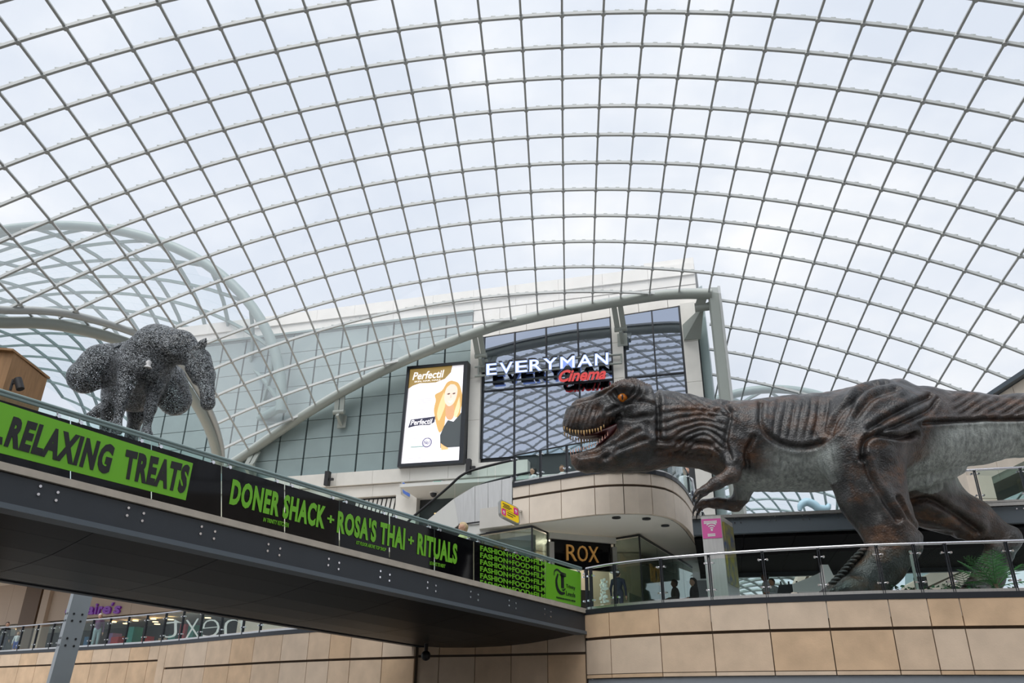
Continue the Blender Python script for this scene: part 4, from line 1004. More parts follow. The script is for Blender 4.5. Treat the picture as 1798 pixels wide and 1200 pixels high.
disp -= .055 * fold((v + .62 * (u - 1640) - 700 + wob2) / 15.0) * reg(1652, 1790, 702, 748, 10) * side
disp -= .03 * fold((u + .35 * (v - 740) + wob * .5) / 8.5) * reg(992, 1062, 722, 756, 7) * side
for pts, w, a in (([(1146, 686), (1152, 715), (1152, 750), (1153, 785)], 4.5, .11), ([(1325, 728), (1322, 770), (1345, 796), (1390, 808), (1435, 795), (1462, 758), (1478, 722), (1515, 696)], 4.5, .07),
                  ([(1430, 790), (1455, 752), (1490, 716), (1535, 695)], 5, .09), ([(1478, 838), (1482, 812), (1500, 800), (1545, 800), (1575, 790)], 4.5, .12), ([(1482, 838), (1492, 868), (1510, 895), (1540, 935)], 5, .09),
                  ([(1490, 790), (1520, 770), (1570, 742), (1612, 715)], 5, .09), ([(1505, 796), (1550, 775), (1600, 748), (1622, 722)], 4, .07), ([(1470, 770), (1500, 735), (1545, 715)], 5, .06), ([(1590, 770), (1620, 764), (1700, 755), (1798, 750), (1900, 746)], 3.5, .09),
                  ([(1262, 716), (1272, 750), (1264, 795), (1272, 825)], 4, .07), ([(1150, 805), (1190, 806), (1240, 812)], 4, .05), ([(1150, 792), (1195, 788), (1245, 796)], 4, .05),
                  ([(1000, 714), (1030, 709), (1062, 700), (1082, 690)], 3, .06), ([(1078, 702), (1084, 711), (1096, 714), (1108, 708), (1114, 696), (1110, 684)], 2.5, .05), ([(1070, 706), (1080, 718), (1100, 722), (1118, 712), (1124, 696), (1119, 682)], 2.8, .05),
                  ([(1066, 735), (1090, 726), (1120, 722), (1142, 730)], 3.5, .05), ([(1072, 800), (1095, 782), (1120, 772)], 4, .07), ([(1062, 812), (1090, 800), (1130, 790)], 4, .06), ([(1020, 806), (1050, 802), (1075, 790)], 4, .05), ([(1085, 742), (1110, 750), (1140, 748)], 3.5, .05),
                  ([(1600, 880), (1640, 872), (1690, 895), (1740, 925)], 6, .10), ([(1590, 905), (1640, 915), (1700, 930)], 6, .08), ([(1540, 900), (1560, 930), (1590, 950)], 4, .06), ([(1310, 790), (1300, 815), (1305, 835)], 4, .06)):
    disp -= 1.15 * a * groove(pts, w * .95)
lump = np.sin(u * .9) * np.sin(v * 1.1); disp += .03 * lump * reg(1055, 1138, 671, 692, 4)
lipv = np.interp(u, [990, 1005, 1024, 1050, 1072, 1092, 1112, 1140], [753, 760, 762, 758, 747, 736, 729, 731]); disp += .022 * np.sin(u * 1.05) * np.exp(-((v - lipv) / 4.0) ** 2) * (u < 1140)
disp += .030 * pnoise(V * np.array([1.6, 1.6, .9]), 21, 3) * side + .018 * pnoise(V * 2.2, 11, 3) + .007 * pnoise(V * 7.0, 12, 2)
V = V + N * disp[:, None]; V[:, 2] = np.maximum(V[:, 2], 0.0)
# paint zones of the sculpture: pale underside
vb = np.interp(u, [1200, 1280, 1330, 1400, 1450, 1520, 1560, 1620, 1700, 1798, 2100], [900, 832, 806, 814, 806, 815, 800, 768, 757, 754, 750]); band = np.interp(u, [1280, 1450, 1560, 1700], [10, 10, 8, 6])
belly_ = sst(vb - band, vb + band, v + wob * .8) * (1 - sst(.62, .8, al) * sst(1425, 1455, u) * (1 - sst(1590, 1640, u + .35 * (v - 800) + wob * 2))) * (u > 1250) * (v < 870) * (1 - sst(835, 870, v) * (u > 1590) * (al > .3)) * (1 - sst(.45, .75, al) * (1 - sst(1310, 1365, u)))
belly = belly_ * sst(1255, 1320, u + wob * 2)
warm = np.clip(reg(1062, 1140, 668, 692, 6) + .6 * reg(1150, 1250, 790, 825, 10) + .7 * reg(1000, 1045, 800, 832, 8) + .45 * (reg(1590, 1798, 700, 760, 15)) + .6 * reg(1540, 1620, 790, 960, 15) + .5 * reg(1600, 1798, 850, 960, 15), 0, 1)
def dino_skin():
    m = bpy.data.materials.new('dinosaur_skin'); m.use_nodes = True; n = m.node_tree.nodes; l = m.node_tree.links; p = n['Principled BSDF']
    tc = n.new('ShaderNodeTexCoord'); 
    def noise(scale, det, sc=(1, 1, 1), rough=.55):
        mp = n.new('ShaderNodeMapping'); mp.inputs['Scale'].default_value = sc; l.new(tc.outputs['Object'], mp.inputs['Vector'])
        z = n.new('ShaderNodeTexNoise'); z.inputs['Scale'].default_value = scale; z.inputs['Detail'].default_value = det; z.inputs['Roughness'].default_value = rough; l.new(mp.outputs['Vector'], z.inputs['Vector']); return z
    def ramp(src, stops):
        r = n.new('ShaderNodeValToRGB'); e = r.color_ramp.elements
        e[0].position, e[0].color = stops[0][0], (*stops[0][1], 1); e[1].position, e[1].color = stops[-1][0], (*stops[-1][1], 1)
        for q, c in stops[1:-1]: k = e.new(q); k.color = (*c, 1)
        l.new(src, r.inputs['Fac']); return r
    def mix(f, a, b):
        x = n.new('ShaderNodeMix'); x.data_type = 'RGBA'; l.new(f, x.inputs['Factor']); l.new(a, x.inputs['A']); l.new(b, x.inputs['B']); return x.outputs['Result']
    base = ramp(noise(2.4, 8, (1, 1, .55), .65).outputs['Fac'], [(.30, (.005, .005, .0055)), (.46, (.020, .020, .021)), (.60, (.052, .052, .052)), (.76, (.14, .137, .133))])
    rust = ramp(noise(7, 6, (.5, 1, 1), .6).outputs['Fac'], [(.3, (.040, .014, .005)), (.7, (.20, .088, .034))])
    rm = noise(1.9, 7, (.6, 1, 1.0), .65); rr = ramp(rm.outputs['Fac'], [(.48, (0, 0, 0)), (.66, (.8, .8, .8))])
    wa = n.new('ShaderNodeAttribute'); wa.attribute_name = 'warm'; ma = n.new('ShaderNodeMath'); ma.operation = 'MULTIPLY_ADD'; ma.inputs[1].default_value = .35; ma.use_clamp = True; l.new(wa.outputs['Fac'], ma.inputs[0]); 
    mm = n.new('ShaderNodeMath'); mm.operation = 'MULTIPLY'; mm.inputs[1].default_value = .75; l.new(rr.outputs['Color'], mm.inputs[0]); l.new(mm.outputs[0], ma.inputs[2])
    c1 = mix(ma.outputs[0], base.outputs['Color'], rust.outputs['Color'])
    pale = ramp(noise(5, 6, (2.2, 2.2, .35)).outputs['Fac'], [(.3, (.14, .16, .155)), (.7, (.42, .455, .44))])
    ba = n.new('ShaderNodeAttribute'); ba.attribute_name = 'belly'
    c2 = mix(ba.outputs['Fac'], c1, pale.outputs['Color']); l.new(c2, p.inputs['Base Color'])
    p.inputs['Roughness'].default_value = .36; p.inputs['Specular IOR Level'].default_value = .6
    nb = noise(26, 6, (1, 1, .6)); vo = n.new('ShaderNodeTexVoronoi'); vo.inputs['Scale'].default_value = 22; l.new(tc.outputs['Object'], vo.inputs['Vector'])
    ad = n.new('ShaderNodeMath'); ad.operation = 'MULTIPLY_ADD'; ad.inputs[1].default_value = .5; l.new(vo.outputs['Distance'], ad.inputs[0]); l.new(nb.outputs['Fac'], ad.inputs[2])
    bp = n.new('ShaderNodeBump'); bp.inputs['Strength'].default_value = .55; bp.inputs['Distance'].default_value = .03; l.new(ad.outputs[0], bp.inputs['Height']); l.new(bp.outputs['Normal'], p.inputs['Normal'])
    return m
M['dino'] = dino_skin()
dino = thing('dinosaur_model', 'giant brown tyrannosaur model with open jaws standing on the balcony', 'dinosaur', T0)
rotz = math.atan2(TE1[1], TE1[0]); dino.rotation_euler = (0, 0, rotz)
def dpart(o): o.parent = dino; o.location = (0, 0, 0); return o
body = mesh_obj('body', V, Q, ['dino'], dino, attrs={'belly': belly, 'warm': warm})
def dmesh(mb, name, m, parent=None, loc=None):
    me = bpy.data.meshes.new(name); me.from_pydata(mb.v, [], mb.f)
    for q in (m if isinstance(m, list) else [m]): me.materials.append(M[q])
    me.polygons.foreach_set('material_index', mb.mi); me.polygons.foreach_set('use_smooth', mb.sm); me.update()
    o = bpy.data.objects.new(name, me); col.objects.link(o); o.parent = parent or dino
    if loc is not None: o.location = tuple(loc)
    return o
def ellipsoid(c, r, nu=16, nv=10):
    c = np.asarray(c, float); r = np.asarray(r, float) * np.ones(3); V_ = []; F_ = []
    for i in range(nv + 1):
        for j in range(nu):
            a = math.pi * i / nv; b = 2 * math.pi * j / nu; V_.append(c + r * A3(math.sin(a) * math.cos(b), math.sin(a) * math.sin(b), math.cos(a)))
    for i in range(nv):
        for j in range(nu): F_.append((i * nu + j, (i + 1) * nu + j, (i + 1) * nu + (j + 1) % nu, i * nu + (j + 1) % nu))
    return V_, F_
M['eye_amber'] = mat('eye_amber', (.75, .25, .02), .12, color2=(.35, .07, .01), nscale=14); M['mouth'] = mat('mouth_red', (.045, .004, .006), .35); M['tooth'] = mat('tooth_enamel', (.62, .40, .18), .4, noise=.2, nscale=20); M['tooth_pink'] = mat('tooth_pink', (.50, .26, .20), .4); M['claw'] = mat('claw_horn', (.02, .018, .017), .3)
for sg in (-1, 1):
    ce = tl(1093, 699.0, sg * .575); re = tr(1093, 699, 8.6)
    e = dmesh(MB().add(*ellipsoid(ce, (re, re, re)), smooth=True), 'eye', 'eye_amber')
    dmesh(MB().add(*ellipsoid(ce + A3(-.01, sg * re * .80, -.02), (.026, .045, .085), 10, 8), smooth=True), 'pupil', 'black', e)
# mouth lining
Sm = Sdf([_x0, -.6, 2.0], [tl(1150, 760)[0], .6, tl(1080, 690)[2]], .03)
Sm.profile(tp2([(1004, 760), (1040, 764), (1085, 744), (1112, 733), (1135, 736), (1118, 742), (1090, 758), (1072, 776), (1052, 790), (1044, 786), (1062, 768), (1050, 771), (1020, 770)]), tws([(990, .22), (1040, .30), (1135, .42)]), .02, .12)
Vm, Qm = Sm.mesh(); mesh_obj('mouth_lining', Vm, Qm, ['mouth'], dino)
cone_m = MB(); nn = 7
ring = [A3(math.cos(a), math.sin(a), 0) for a in np.linspace(0, 2 * math.pi, nn, endpoint=False)]
cone_m.add([r for r in ring] + [r * .75 + A3(.05, 0, -1.0) for r in ring] + [A3(.35, 0, -2.6)], [(i, (i + 1) % nn, nn + (i + 1) % nn, nn + i) for i in range(nn)] + [(nn + i, nn + (i + 1) % nn, 2 * nn) for i in range(nn)], smooth=True)
tmesh = {}
for key in ('tooth', 'tooth_pink'):
    me = bpy.data.meshes.new('tooth'); me.from_pydata([tuple(p) for p in cone_m.v], [], cone_m.f); me.materials.append(M[key]); me.polygons.foreach_set('use_smooth', [True] * len(cone_m.f)); tmesh[key] = me
def wid_u(x): return float(np.interp(x, [985, 1005, 1040, 1075], [.22, .33, .39, .50]))
def wid_l(x): return float(np.interp(x, [995, 1015, 1050, 1090], [.16, .25, .33, .46]))
for sg in (-1, 1):
    for k in range(15):
        x = 991 + k * 4.9; y = float(np.interp(x, [990, 1005, 1024, 1050, 1065], [755, 763, 765, 762, 754])); L = .18 * (1 - .25 * abs(k - 7) / 7) * random.uniform(.7, 1.2)
        o = bpy.data.objects.new('tooth', tmesh['tooth']); col.objects.link(o); o.parent = dino; p = tl(x, y); o.location = (p[0], sg * wid_u(x), p[2] + .02); o.scale = (L * .18, L * .18, L * .42)
    for k in range(15):
        x = 1002 + k * 4.6; y = float(np.interp(x, [1000, 1026, 1046, 1062, 1075], [800, 795, 788, 777, 764])); L = .12 * random.uniform(.8, 1.1)
        o = bpy.data.objects.new('tooth', tmesh['tooth_pink']); col.objects.link(o); o.parent = dino; p = tl(x, y); o.location = (p[0], sg * wid_l(x), p[2] - .01); o.scale = (L * .15, L * .15, L * .45); o.rotation_euler = (math.pi, 0, 0)
# claws on the toes and fingers, scutes along the shins
def claw(p, d, L, r):
    p = np.asarray(p, float); d = unit(d); m = MB(); m.tube([p, p + d * L * .5 + A3(0, 0, .02), p + d * L + A3(0, 0, -L * .35)], [r, r * .7, r * .08], 8); return dmesh(m, 'claw', 'claw')
for lat, X in ((-1.0, ((-.42, 1462), (0, 1452), (.42, 1468))), (1.0, ((-.4, 1668), (0, 1655), (.4, 1670)))):
    for dy, x in X: claw(A3(tl(x, 1050, lat)[0] + .02, lat + dy * 1.22, .17), A3(-1, 0, -.1), .3, .1)
for x, y, lat in ((1219, 873, -1.0), (1223, 882, -.8), (1219, 896, .68), (1225, 902, .88)): claw(tl(x, y, lat), A3(-.4, 0, -1), .16, .04)
for lat, line, r in ((-1.0, [(1520, 962), (1504, 978), (1489, 995), (1475, 1011), (1462, 1025)], .11), (1.0, [(1740, 965), (1728, 985), (1716, 1005), (1703, 1022), (1690, 1036)], .10)):
    for k in range(11):
        q = poly_at([A3(a, b) for a, b in line], k / 10); p = tl(q[0], q[1], lat)
        m = MB(); m.add(*ellipsoid(p, (r, r * 2.2, r * .5), 10, 6), smooth=True); dmesh(m, 'scute', 'dino')
# ================================================================== SURROUNDING SIDES OF THE MALL (behind and beside the visitor)
def side_wall(name, label, a, b, z1, nseg):
    """storeyed wall: stone bands and dark shopfronts"""
    a = A3(*a, 0); b = A3(*b, 0); d = unit(b - a); n = A3(d[1], -d[0], 0); L = float(np.linalg.norm(b - a)); root = setting(name, (a + b) / 2, label)
    ax = [d, n, A3(0, 0, 1)]
    for k in range(nseg):
        c = a + d * L * (k + .5) / nseg
        for z0, zz, m, o in ((GZ, 1.2, 'shop_void', -.4), (1.2, 2.6, 'stone', 0), (2.6, 5.2, 'shop_void', -.6), (5.2, 6.6, 'stone_light', 0), (6.6, z1, 'stone_light', -.3)):
            MB().box(c + A3(0, 0, (z0 + zz) / 2) - n * (.3 - o), (L / nseg - .02, .6, zz - z0 - .02), ax).build('panel', m, root)
    MB().box((a + b) / 2 - n * 1.6 + A3(0, 0, (GZ + z1) / 2), (L, .4, z1 - GZ), ax).build('core', 'joint', root)
side_wall('wall_back', 'storeyed mall wall behind the visitor', (24.5, -11.5), (-25.5, -11.5), 14, 9)
side_wall('wall_left', 'storeyed mall wall on the far left', (-26, -11.5), (-26, 22), 10.2, 7)
side_wall('wall_right', 'storeyed mall wall on the far right', (24.5, 15.5), (24.5, -11.5), 10.5, 6)

# ================================================================== LEFT SHOPS BEHIND THE LOWER BALCONY
h0, h1 = A3(*plan(-60, 1100, 47.5), 0), A3(*plan(520, 1100, 33.5), 0); hd = unit(h1 - h0); hn = A3(hd[1], -hd[0], 0); hax = [hd, hn, A3(0, 0, 1)]; hL = float(np.linalg.norm(h1 - h0))
def hp(x, y, off=0.0): return onpl(x, y, h0 + hn * off, hn)
def hs(x, y=1100): return float((hp(x, y) - h0) @ hd)
def HP(s, z, off=0.0): return h0 + hd * s + A3(0, 0, z) + hn * off
shops = setting('wall_left_shops', HP(hL / 2, 2.3), 'row of shops on the left balcony')
zf0 = hp(180, 1084)[2]; zf1 = 6.2
def hbox(s0, s1, z0, z1, off, th, name, m, root=None): return MB().box(HP((s0 + s1) / 2, (z0 + z1) / 2, off - th / 2), (s1 - s0, th, z1 - z0), hax).build(name, m, root or shops)
M['fascia_beige'] = mat('fascia_beige', (.50, .38, .29), .7); M['pillar_brown'] = mat('pillar_brown', (.13, .075, .04), .6)
nfb = 8
for k in range(nfb): hbox(-3 + (hL + 3) * k / nfb, -3 + (hL + 3) * (k + 1) / nfb - .015, zf0, zf1, .1, .3, 'fascia_panel', 'fascia_beige')
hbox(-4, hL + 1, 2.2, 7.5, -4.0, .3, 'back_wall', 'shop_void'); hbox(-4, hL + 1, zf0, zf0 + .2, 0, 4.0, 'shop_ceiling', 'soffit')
hbox(hs(42), hs(70), 2.29, zf1, .35, .5, 'pillar', 'pillar_brown'); hbox(hs(72), hs(84), 2.29, zf1, .3, .4, 'pillar', 'fascia_beige'); hbox(hs(425), hs(520), 2.29, zf0, .25, .5, 'pillar', 'stone_light')
hbox(hs(46), hs(80), 2.3, 3.55, 3.2, .08, 'poster_board', mat('grey_board', (.24, .27, .25), .5))
MB().hexa([HP(-5, 6.2, 0), HP(hL + 2, 6.2, 0), HP(hL + 2, 6.2, -9), HP(-5, 6.2, -9), HP(-5, 10.5, 0), HP(hL - 3, 8.5, 0), HP(hL - 3, 8.5, -9), HP(-5, 10.5, -9)]).build('upper_storey', 'stone_light', shops)
MB().hexa([HP(-5, 6.1, 3.2), HP(hL + 1, 6.1, 3.2), HP(hL + 1, 6.1, 0), HP(-5, 6.1, 0), HP(-5, 6.3, 3.2), HP(hL + 1, 6.3, 3.2), HP(hL + 1, 6.3, 0), HP(-5, 6.3, 0)]).build('overhang', 'stone_light', shops)
M['warm_spot'] = mat('warm_spot', (1, .62, .3), .5, emit=4.0)
for x, y in ((5, 1057), (45, 1057), (200, 1090), (221, 1095), (238, 1090), (270, 1083), (273, 1092), (276, 1096), (365, 1085), (300, 1088)):
    p = hp(x, y, -1.5); p[2] = min(p[2], zf0 - .03); MB().tube([p, p + A3(0, 0, -.03)], .14, 10).build('spot_lamp', 'warm_spot', shops)
cols_ = [(.5, .02, .03), (.55, .28, .02), (.06, .2, .4), (.35, .2, .45), (.05, .05, .06), (.45, .4, .35), (.02, .25, .2), (.6, .45, .3)]
for k in range(26):
    x = 92 + k * 8 + rng.uniform(-3, 3); hgt = rng.uniform(.35, 1.3); c = cols_[int(rng.integers(len(cols_)))]; s = hs(x); wd = rng.uniform(.3, .7)
    hbox(s, s + wd, 2.31, 2.31 + hgt, -.5 - rng.uniform(0, 1.5), .5, 'display', mat('display_colour', c, .6))
sg = thing('shop_sign', 'purple lowercase shop sign on the beige fascia behind the leaning column', 'sign', hp(165, 1070, .1))
M['purple'] = mat('purple_letters', (.16, .02, .30), .4, emit=.15); xx = [(108, 118), (119, 124), (125, 138), (152, 166), (167, 171), (172, 179), (180, 194), (195, 199), (199, 213)]
for (xa, xb), ch in zip(((116, 130), (131, 136), (152, 165.5), (167.5, 171.5), (173, 181), (181.5, 195), (197, 200), (200.5, 212)), "claire's"):
    yb = 1080 - (xa - 150) * .03; hgt = {'l': 21, 'i': 19, "'": 20}.get(ch, 14)
    mb = MB(); yb2 = yb - 14 if ch == "'" else yb; hh = 6 if ch == "'" else hgt
    letter_quad(mb, ch, hp(xa, yb2, .12), hp(xb, yb2, .12), hp(xa + 2, yb2 - hh, .12), hp(xb + 2, yb2 - hh, .12), thick=.08, nrm=hn, bold=.03, shear=.15); mb.build('letter', 'purple', sg)
nx = thing('window_letters', 'large white mirrored letters standing in the shop window left of the footbridge', 'sign', hp(350, 1115, 1.0)); M['letter_white'] = mat('letter_white', (.72, .70, .68), .5, emit=.1)
for (xa, xb), ch in zip(((286, 315), (322, 346), (352, 382), (390, 424)), 'txen'):
    mb = MB(); letter_quad(mb, ch, hp(xb, 1118, 1.0), hp(xa, 1121, 1.0), hp(xb, 1086, 1.0), hp(xa, 1089, 1.0), thick=-.1, nrm=hn, bold=-.02); mb.build('letter', 'letter_white', nx)

# ================================================================== HORSE SCULPTURE ON ITS LEANING COLUMN
HS = 1.90; hang = math.radians(-56); hf = A3(math.cos(hang), math.sin(hang), 0); hl = A3(-hf[1], hf[0], 0)
H0 = atY(214, 784, 22.0)
G = Sdf([-1.25, -.85, -.02], [1.4, 1.12, 1.95], .021)
G.chain([(-.62, 0, 1.20), (-.1, 0, 1.10), (.42, 0, 1.15)], [.38, .46, .41], .15)
G.cone((-.58, -.14, 1.2), (-.62, -.17, .95), .26, .2, .12); G.cone((-.58, .14, 1.2), (-.62, .17, .95), .26, .2, .12)
G.chain([(.40, 0, 1.30), (.66, .10, 1.42), (.88, .38, 1.42), (1.0, .62, 1.24)], [.37, .335, .235, .155], .12)
G.cone((.55, 0, 1.12), (.66, 0, 1.02), .30, .22, .12)
G.chain([(1.02, .66, 1.22), (1.10, .77, .97), (1.15, .84, .70), (1.17, .87, .52)], [.185, .15, .10, .108], .04); G.cone((1.02, .65, 1.08), (1.05, .70, .92), .165, .11, .03)
for sg_ in (-1, 1):
    G.chain([(1.0 + .10 * sg_, .65 - .04 * sg_, 1.34), (1.0 + .18 * sg_, .70 - .06 * sg_, 1.43), (1.0 + .26 * sg_, .74 - .08 * sg_, 1.50)], [.07, .06, .015], .03)     # ears
    G.chain([(.52, sg_ * .19, 1.08), (.56, sg_ * .2, .8), (.58, sg_ * .2, .52), (.57, sg_ * .2, .47), (.58, sg_ * .2, .16), (.62, sg_ * .2, .10)], [.2, .125, .075, .08, .055, .06], .05)
    G.cone((.62, sg_ * .2, .1), (.67, sg_ * .2, .04), .075, .095, .03)
    G.chain([(-.66, sg_ * .19, 1.0), (-.6, sg_ * .2, .72), (-.78, sg_ * .2, .52), (-.74, sg_ * .2, .2), (-.68, sg_ * .2, .1)], [.2, .14, .085, .06, .062], .05)
    G.cone((-.68, sg_ * .2, .1), (-.63, sg_ * .2, .04), .075, .095, .03)
G.chain([(-.92, 0, 1.32), (-1.02, -.1, 1.1), (-1.0, -.3, .8), (-.98, -.5, .62)], [.07, .09, .10, .05], .06)
for k in range(9):
    t = k / 8; G.cone((.36 + .58 * t, .52 * t * t, 1.66 + .05 * math.sin(t * 3.1) - .28 * t ** 3), (.44 + .60 * t + .05 * (k % 2), -.22 + .50 * t * t, 1.50 + .04 * math.sin(t * 3) - .28 * t ** 3), .06, .04, .03)
G.cut((1.25, .85, .54), .035, .02); G.cut((1.23, .77, 1.02), .04, .02)
Vh, Qh = G.mesh(); Vh = smooth_verts(Vh, Qh, 1, .4)
def plate_steel():
    m = bpy.data.materials.new('welded_plate_steel'); m.use_nodes = True; n = m.node_tree.nodes; l = m.node_tree.links; p = n['Principled BSDF']
    tc = n.new('ShaderNodeTexCoord'); vo = n.new('ShaderNodeTexVoronoi'); vo.feature = 'DISTANCE_TO_EDGE'; vo.inputs['Scale'].default_value = 46; vo.inputs['Randomness'].default_value = 1.0
    v2 = n.new('ShaderNodeTexVoronoi'); v2.inputs['Scale'].default_value = 70; l.new(tc.outputs['Object'], vo.inputs['Vector']); l.new(tc.outputs['Object'], v2.inputs['Vector'])
    cr = n.new('ShaderNodeValToRGB'); l.new(v2.outputs['Color'], cr.inputs['Fac']); cr.color_ramp.elements[0].color = (.015, .018, .02, 1); cr.color_ramp.elements[0].position = .25; cr.color_ramp.elements[1].color = (.33, .355, .375, 1); cr.color_ramp.elements[1].position = .85
    l.new(cr.outputs['Color'], p.inputs['Base Color']); p.inputs['Metallic'].default_value = .55; p.inputs['Roughness'].default_value = .35
    nz = n.new('ShaderNodeTexNoise'); nz.inputs['Scale'].default_value = 3; l.new(tc.outputs['Object'], nz.inputs['Vector'])
    th = n.new('ShaderNodeMath'); th.operation = 'MULTIPLY_ADD'; th.inputs[1].default_value = -.5; th.inputs[2].default_value = .465; l.new(nz.outputs['Fac'], th.inputs[0])
    gt = n.new('ShaderNodeMath'); gt.operation = 'LESS_THAN'; l.new(vo.outputs['Distance'], gt.inputs[0]); l.new(th.outputs[0], gt.inputs[1]); l.new(gt.outputs[0], p.inputs['Alpha'])
    bp = n.new('ShaderNodeBump'); bp.inputs['Strength'].default_value = .8; bp.inputs['Distance'].default_value = .03; l.new(v2.outputs['Distance'], bp.inputs['Height']); l.new(bp.outputs['Normal'], p.inputs['Normal'])
    return m
M['plate_steel'] = plate_steel()
horse = thing('horse_sculpture', 'silver plate steel packhorse sculpture with two wool bales above the footbridge', 'sculpture', H0); horse.rotation_euler = (0, 0, hang); horse.scale = (HS, HS, HS)
mesh_obj('horse_body', Vh, Qh, ['plate_steel'], horse)
for sg_ in (-1, 1):
    B = Sdf([-.5, -.8, -.75], [.5, .8, .6], .025); B.chain([(.04, -sg_ * .30, .22), (0, 0, 0), (-.04, sg_ * .20, -.22)], [.24, .32, .26], .1)
    Vb, Qb = B.mesh(); o = mesh_obj('wool_bale', Vb, Qb, ['plate_steel'], horse); o.location = (-.12, sg_ * (.50 if sg_ < 0 else .44), 1.24 if sg_ < 0 else 1.16)
st = MB()
for x in (-.3, .12): st.rail([A3(x, .55 * math.cos(t), 1.2 + .45 * math.sin(t)) for t in np.linspace(.1, math.pi - .1, 12)], .07, .02, [A3(0, math.cos(t), math.sin(t)) for t in np.linspace(.1, math.pi - .1, 12)])
dm = st; me = bpy.data.meshes.new('pack_strap')
for x in (-.3, .12):
    q = MB().rail([A3(x, .55 * math.cos(t), 1.2 + .42 * math.sin(t)) for t in np.linspace(.1, math.pi - .1, 12)], .07, .02, [A3(0, math.cos(t), math.sin(t)) for t in np.linspace(.1, math.pi - .1, 12)])
    dmesh(q, 'pack_strap', 'dark_metal', horse)
bell = MB().tube([A3(.86, .0, 1.12), A3(.87, .0, 1.06), A3(.87, .0, .98)], [.02, .05, .065], 10); dmesh(bell, 'bell', 'white', horse)
ctop = H0 + A3(0, 0, -.12); cbot = A3(*(ctop[:2] + (atY(122, 1125, 22.0) - ctop)[:2] * (ctop[2] - GZ) / (ctop[2] - atY(122, 1125, 22.0)[2])), GZ)
colm = thing('leaning_column', 'leaning grey steel box column with bolted splice below the horse', 'column', cbot)
cdv = unit(ctop - cbot); rot = math.radians(38); cr1 = unit(np.cross(cdv, A3(math.sin(rot), -math.cos(rot), 0)))
M['column_paint'] = mat('column_paint', (.33, .37, .40), .45, noise=.04, nscale=2)
MB().rail([cbot, ctop], .46, .40, np.cross(cr1, cdv)).build('shaft', 'column_paint', colm)
MB().rail([ctop - cdv * .05, ctop + A3(0, 0, .06)], 1.9, 1.1, hl).build('plinth_plate', 'dark_metal', colm)
bo = MB(); u1 = np.cross(cr1, cdv)
for fdir, ff, half in ((cr1, u1, .23), (-cr1, u1, .23), (u1, cr1, .20), (-u1, cr1, .20)):
    for zt in (2.05, 2.22, 1.62, 1.45):
        for s in (-.1, .1):
            c = cbot + cdv * ((zt - GZ) / cdv[2]) + ff * s + fdir * half; bo.tube([c, c + fdir * .012], .028, 8)
bo.build('splice_bolts', 'black', colm, kind='stuff')

# ------------------------------------------------------------------ tan clad pillar with a spotlight at the far left
tq = atY(10, 640, 17.0)
pil = thing('clad_pillar', 'tan board clad pillar top at the left edge above the footbridge', 'pillar', (tq[0] - .25, tq[1], GZ))
tpz = atY(20, 622, 17.0)[2]; pr = atY(33, 640, 17.0)[0]
MB().hexa([(pr - 1.6, 16.6, GZ), (pr - .28, 16.9, GZ), (pr - .1, 18.2, GZ), (pr - 1.6, 18.2, GZ), (pr - 1.6, 16.6, tpz), (pr - .12, 16.9, tpz), (pr, 18.2, tpz - .15), (pr - 1.6, 18.2, tpz)]).build('boards', 'wood', pil)
MB().hexa([(pr - 1.65, 16.5, tpz), (pr - .1, 16.8, tpz), (pr + .03, 18.25, tpz - .12), (pr - 1.65, 18.25, tpz), (pr - 1.65, 16.5, tpz + .05), (pr - .1, 16.8, tpz + .05), (pr + .03, 18.25, tpz - .07), (pr - 1.65, 18.25, tpz + .05)]).build('cap', 'wood', pil)
sl_ = thing('spotlight', 'small black cylinder spotlight on the tan pillar', 'lamp', atY(30, 676, 16.75)); p = atY(33, 675, 16.75)
MB().tube([p + A3(-.06, 0, .13), p + A3(.07, 0, -.12)], .085, 12).build('lamp_body', 'black', sl_); MB().tube([p + A3(-.22, .1, .05), p + A3(-.02, 0, .03)], .02, 6).build('arm', 'black', sl_); MB().box(p + A3(-.22, .1, .02), (.03, .06, .26)).build('mount', 'black', sl_)
# ================================================================== CINEMA SIGN AND ADVERT SCREEN
def fo(x, y, off): return onpl(x, y, fp0 + fn * off, fn)
ev = thing('cinema_sign', 'illuminated white capitals on steel rails across the mirrored cinema glazing', 'sign', fo(960, 650, .5))
M['bulb_white'] = mat('bulb_white', (.80, .88, 1.0), .4, emit=.55); M['bulb_blue'] = mat('sign_blue_edge', (.30, .42, .85), .4, emit=.45)
def lx(c): return 840 + c / 6.659
def base_(c): return 600 + (400 - (c - 90) * .0895) / 6.659
def cap_(c): return 600 + (262 - (c - 90) * .0944) / 6.659
for (a, b), ch in zip(((90, 218), (245, 408), (430, 575), (595, 748), (755, 925), (955, 1130), (1155, 1338), (1360, 1522)), 'EVERYMAN'):
    mb = MB(); letter_quad(mb, ch, fo(lx(a), base_(a), .55), fo(lx(b), base_(b), .55), fo(lx(a), cap_(a), .55), fo(lx(b), cap_(b), .55), thick=.22, nrm=fn, bold=.035); L_ = mb.build('letter', 'black', ev)
    mb = MB(); letter_quad(mb, ch, fo(lx(a), base_(a), .772), fo(lx(b), base_(b), .772), fo(lx(a), cap_(a), .772), fo(lx(b), cap_(b), .772), thick=.01, nrm=fn, bold=.03); mb.build('edge_face', 'bulb_blue', L_)
    mb = MB(); letter_quad(mb, ch, fo(lx(a + 7), base_(a) - .8, .785), fo(lx(b - 7), base_(b) - .8, .785), fo(lx(a + 7), cap_(a) + .8, .785), fo(lx(b - 7), cap_(b) + .8, .785), thick=.015, nrm=fn, bold=.0); mb.build('light_face', 'bulb_white', L_)
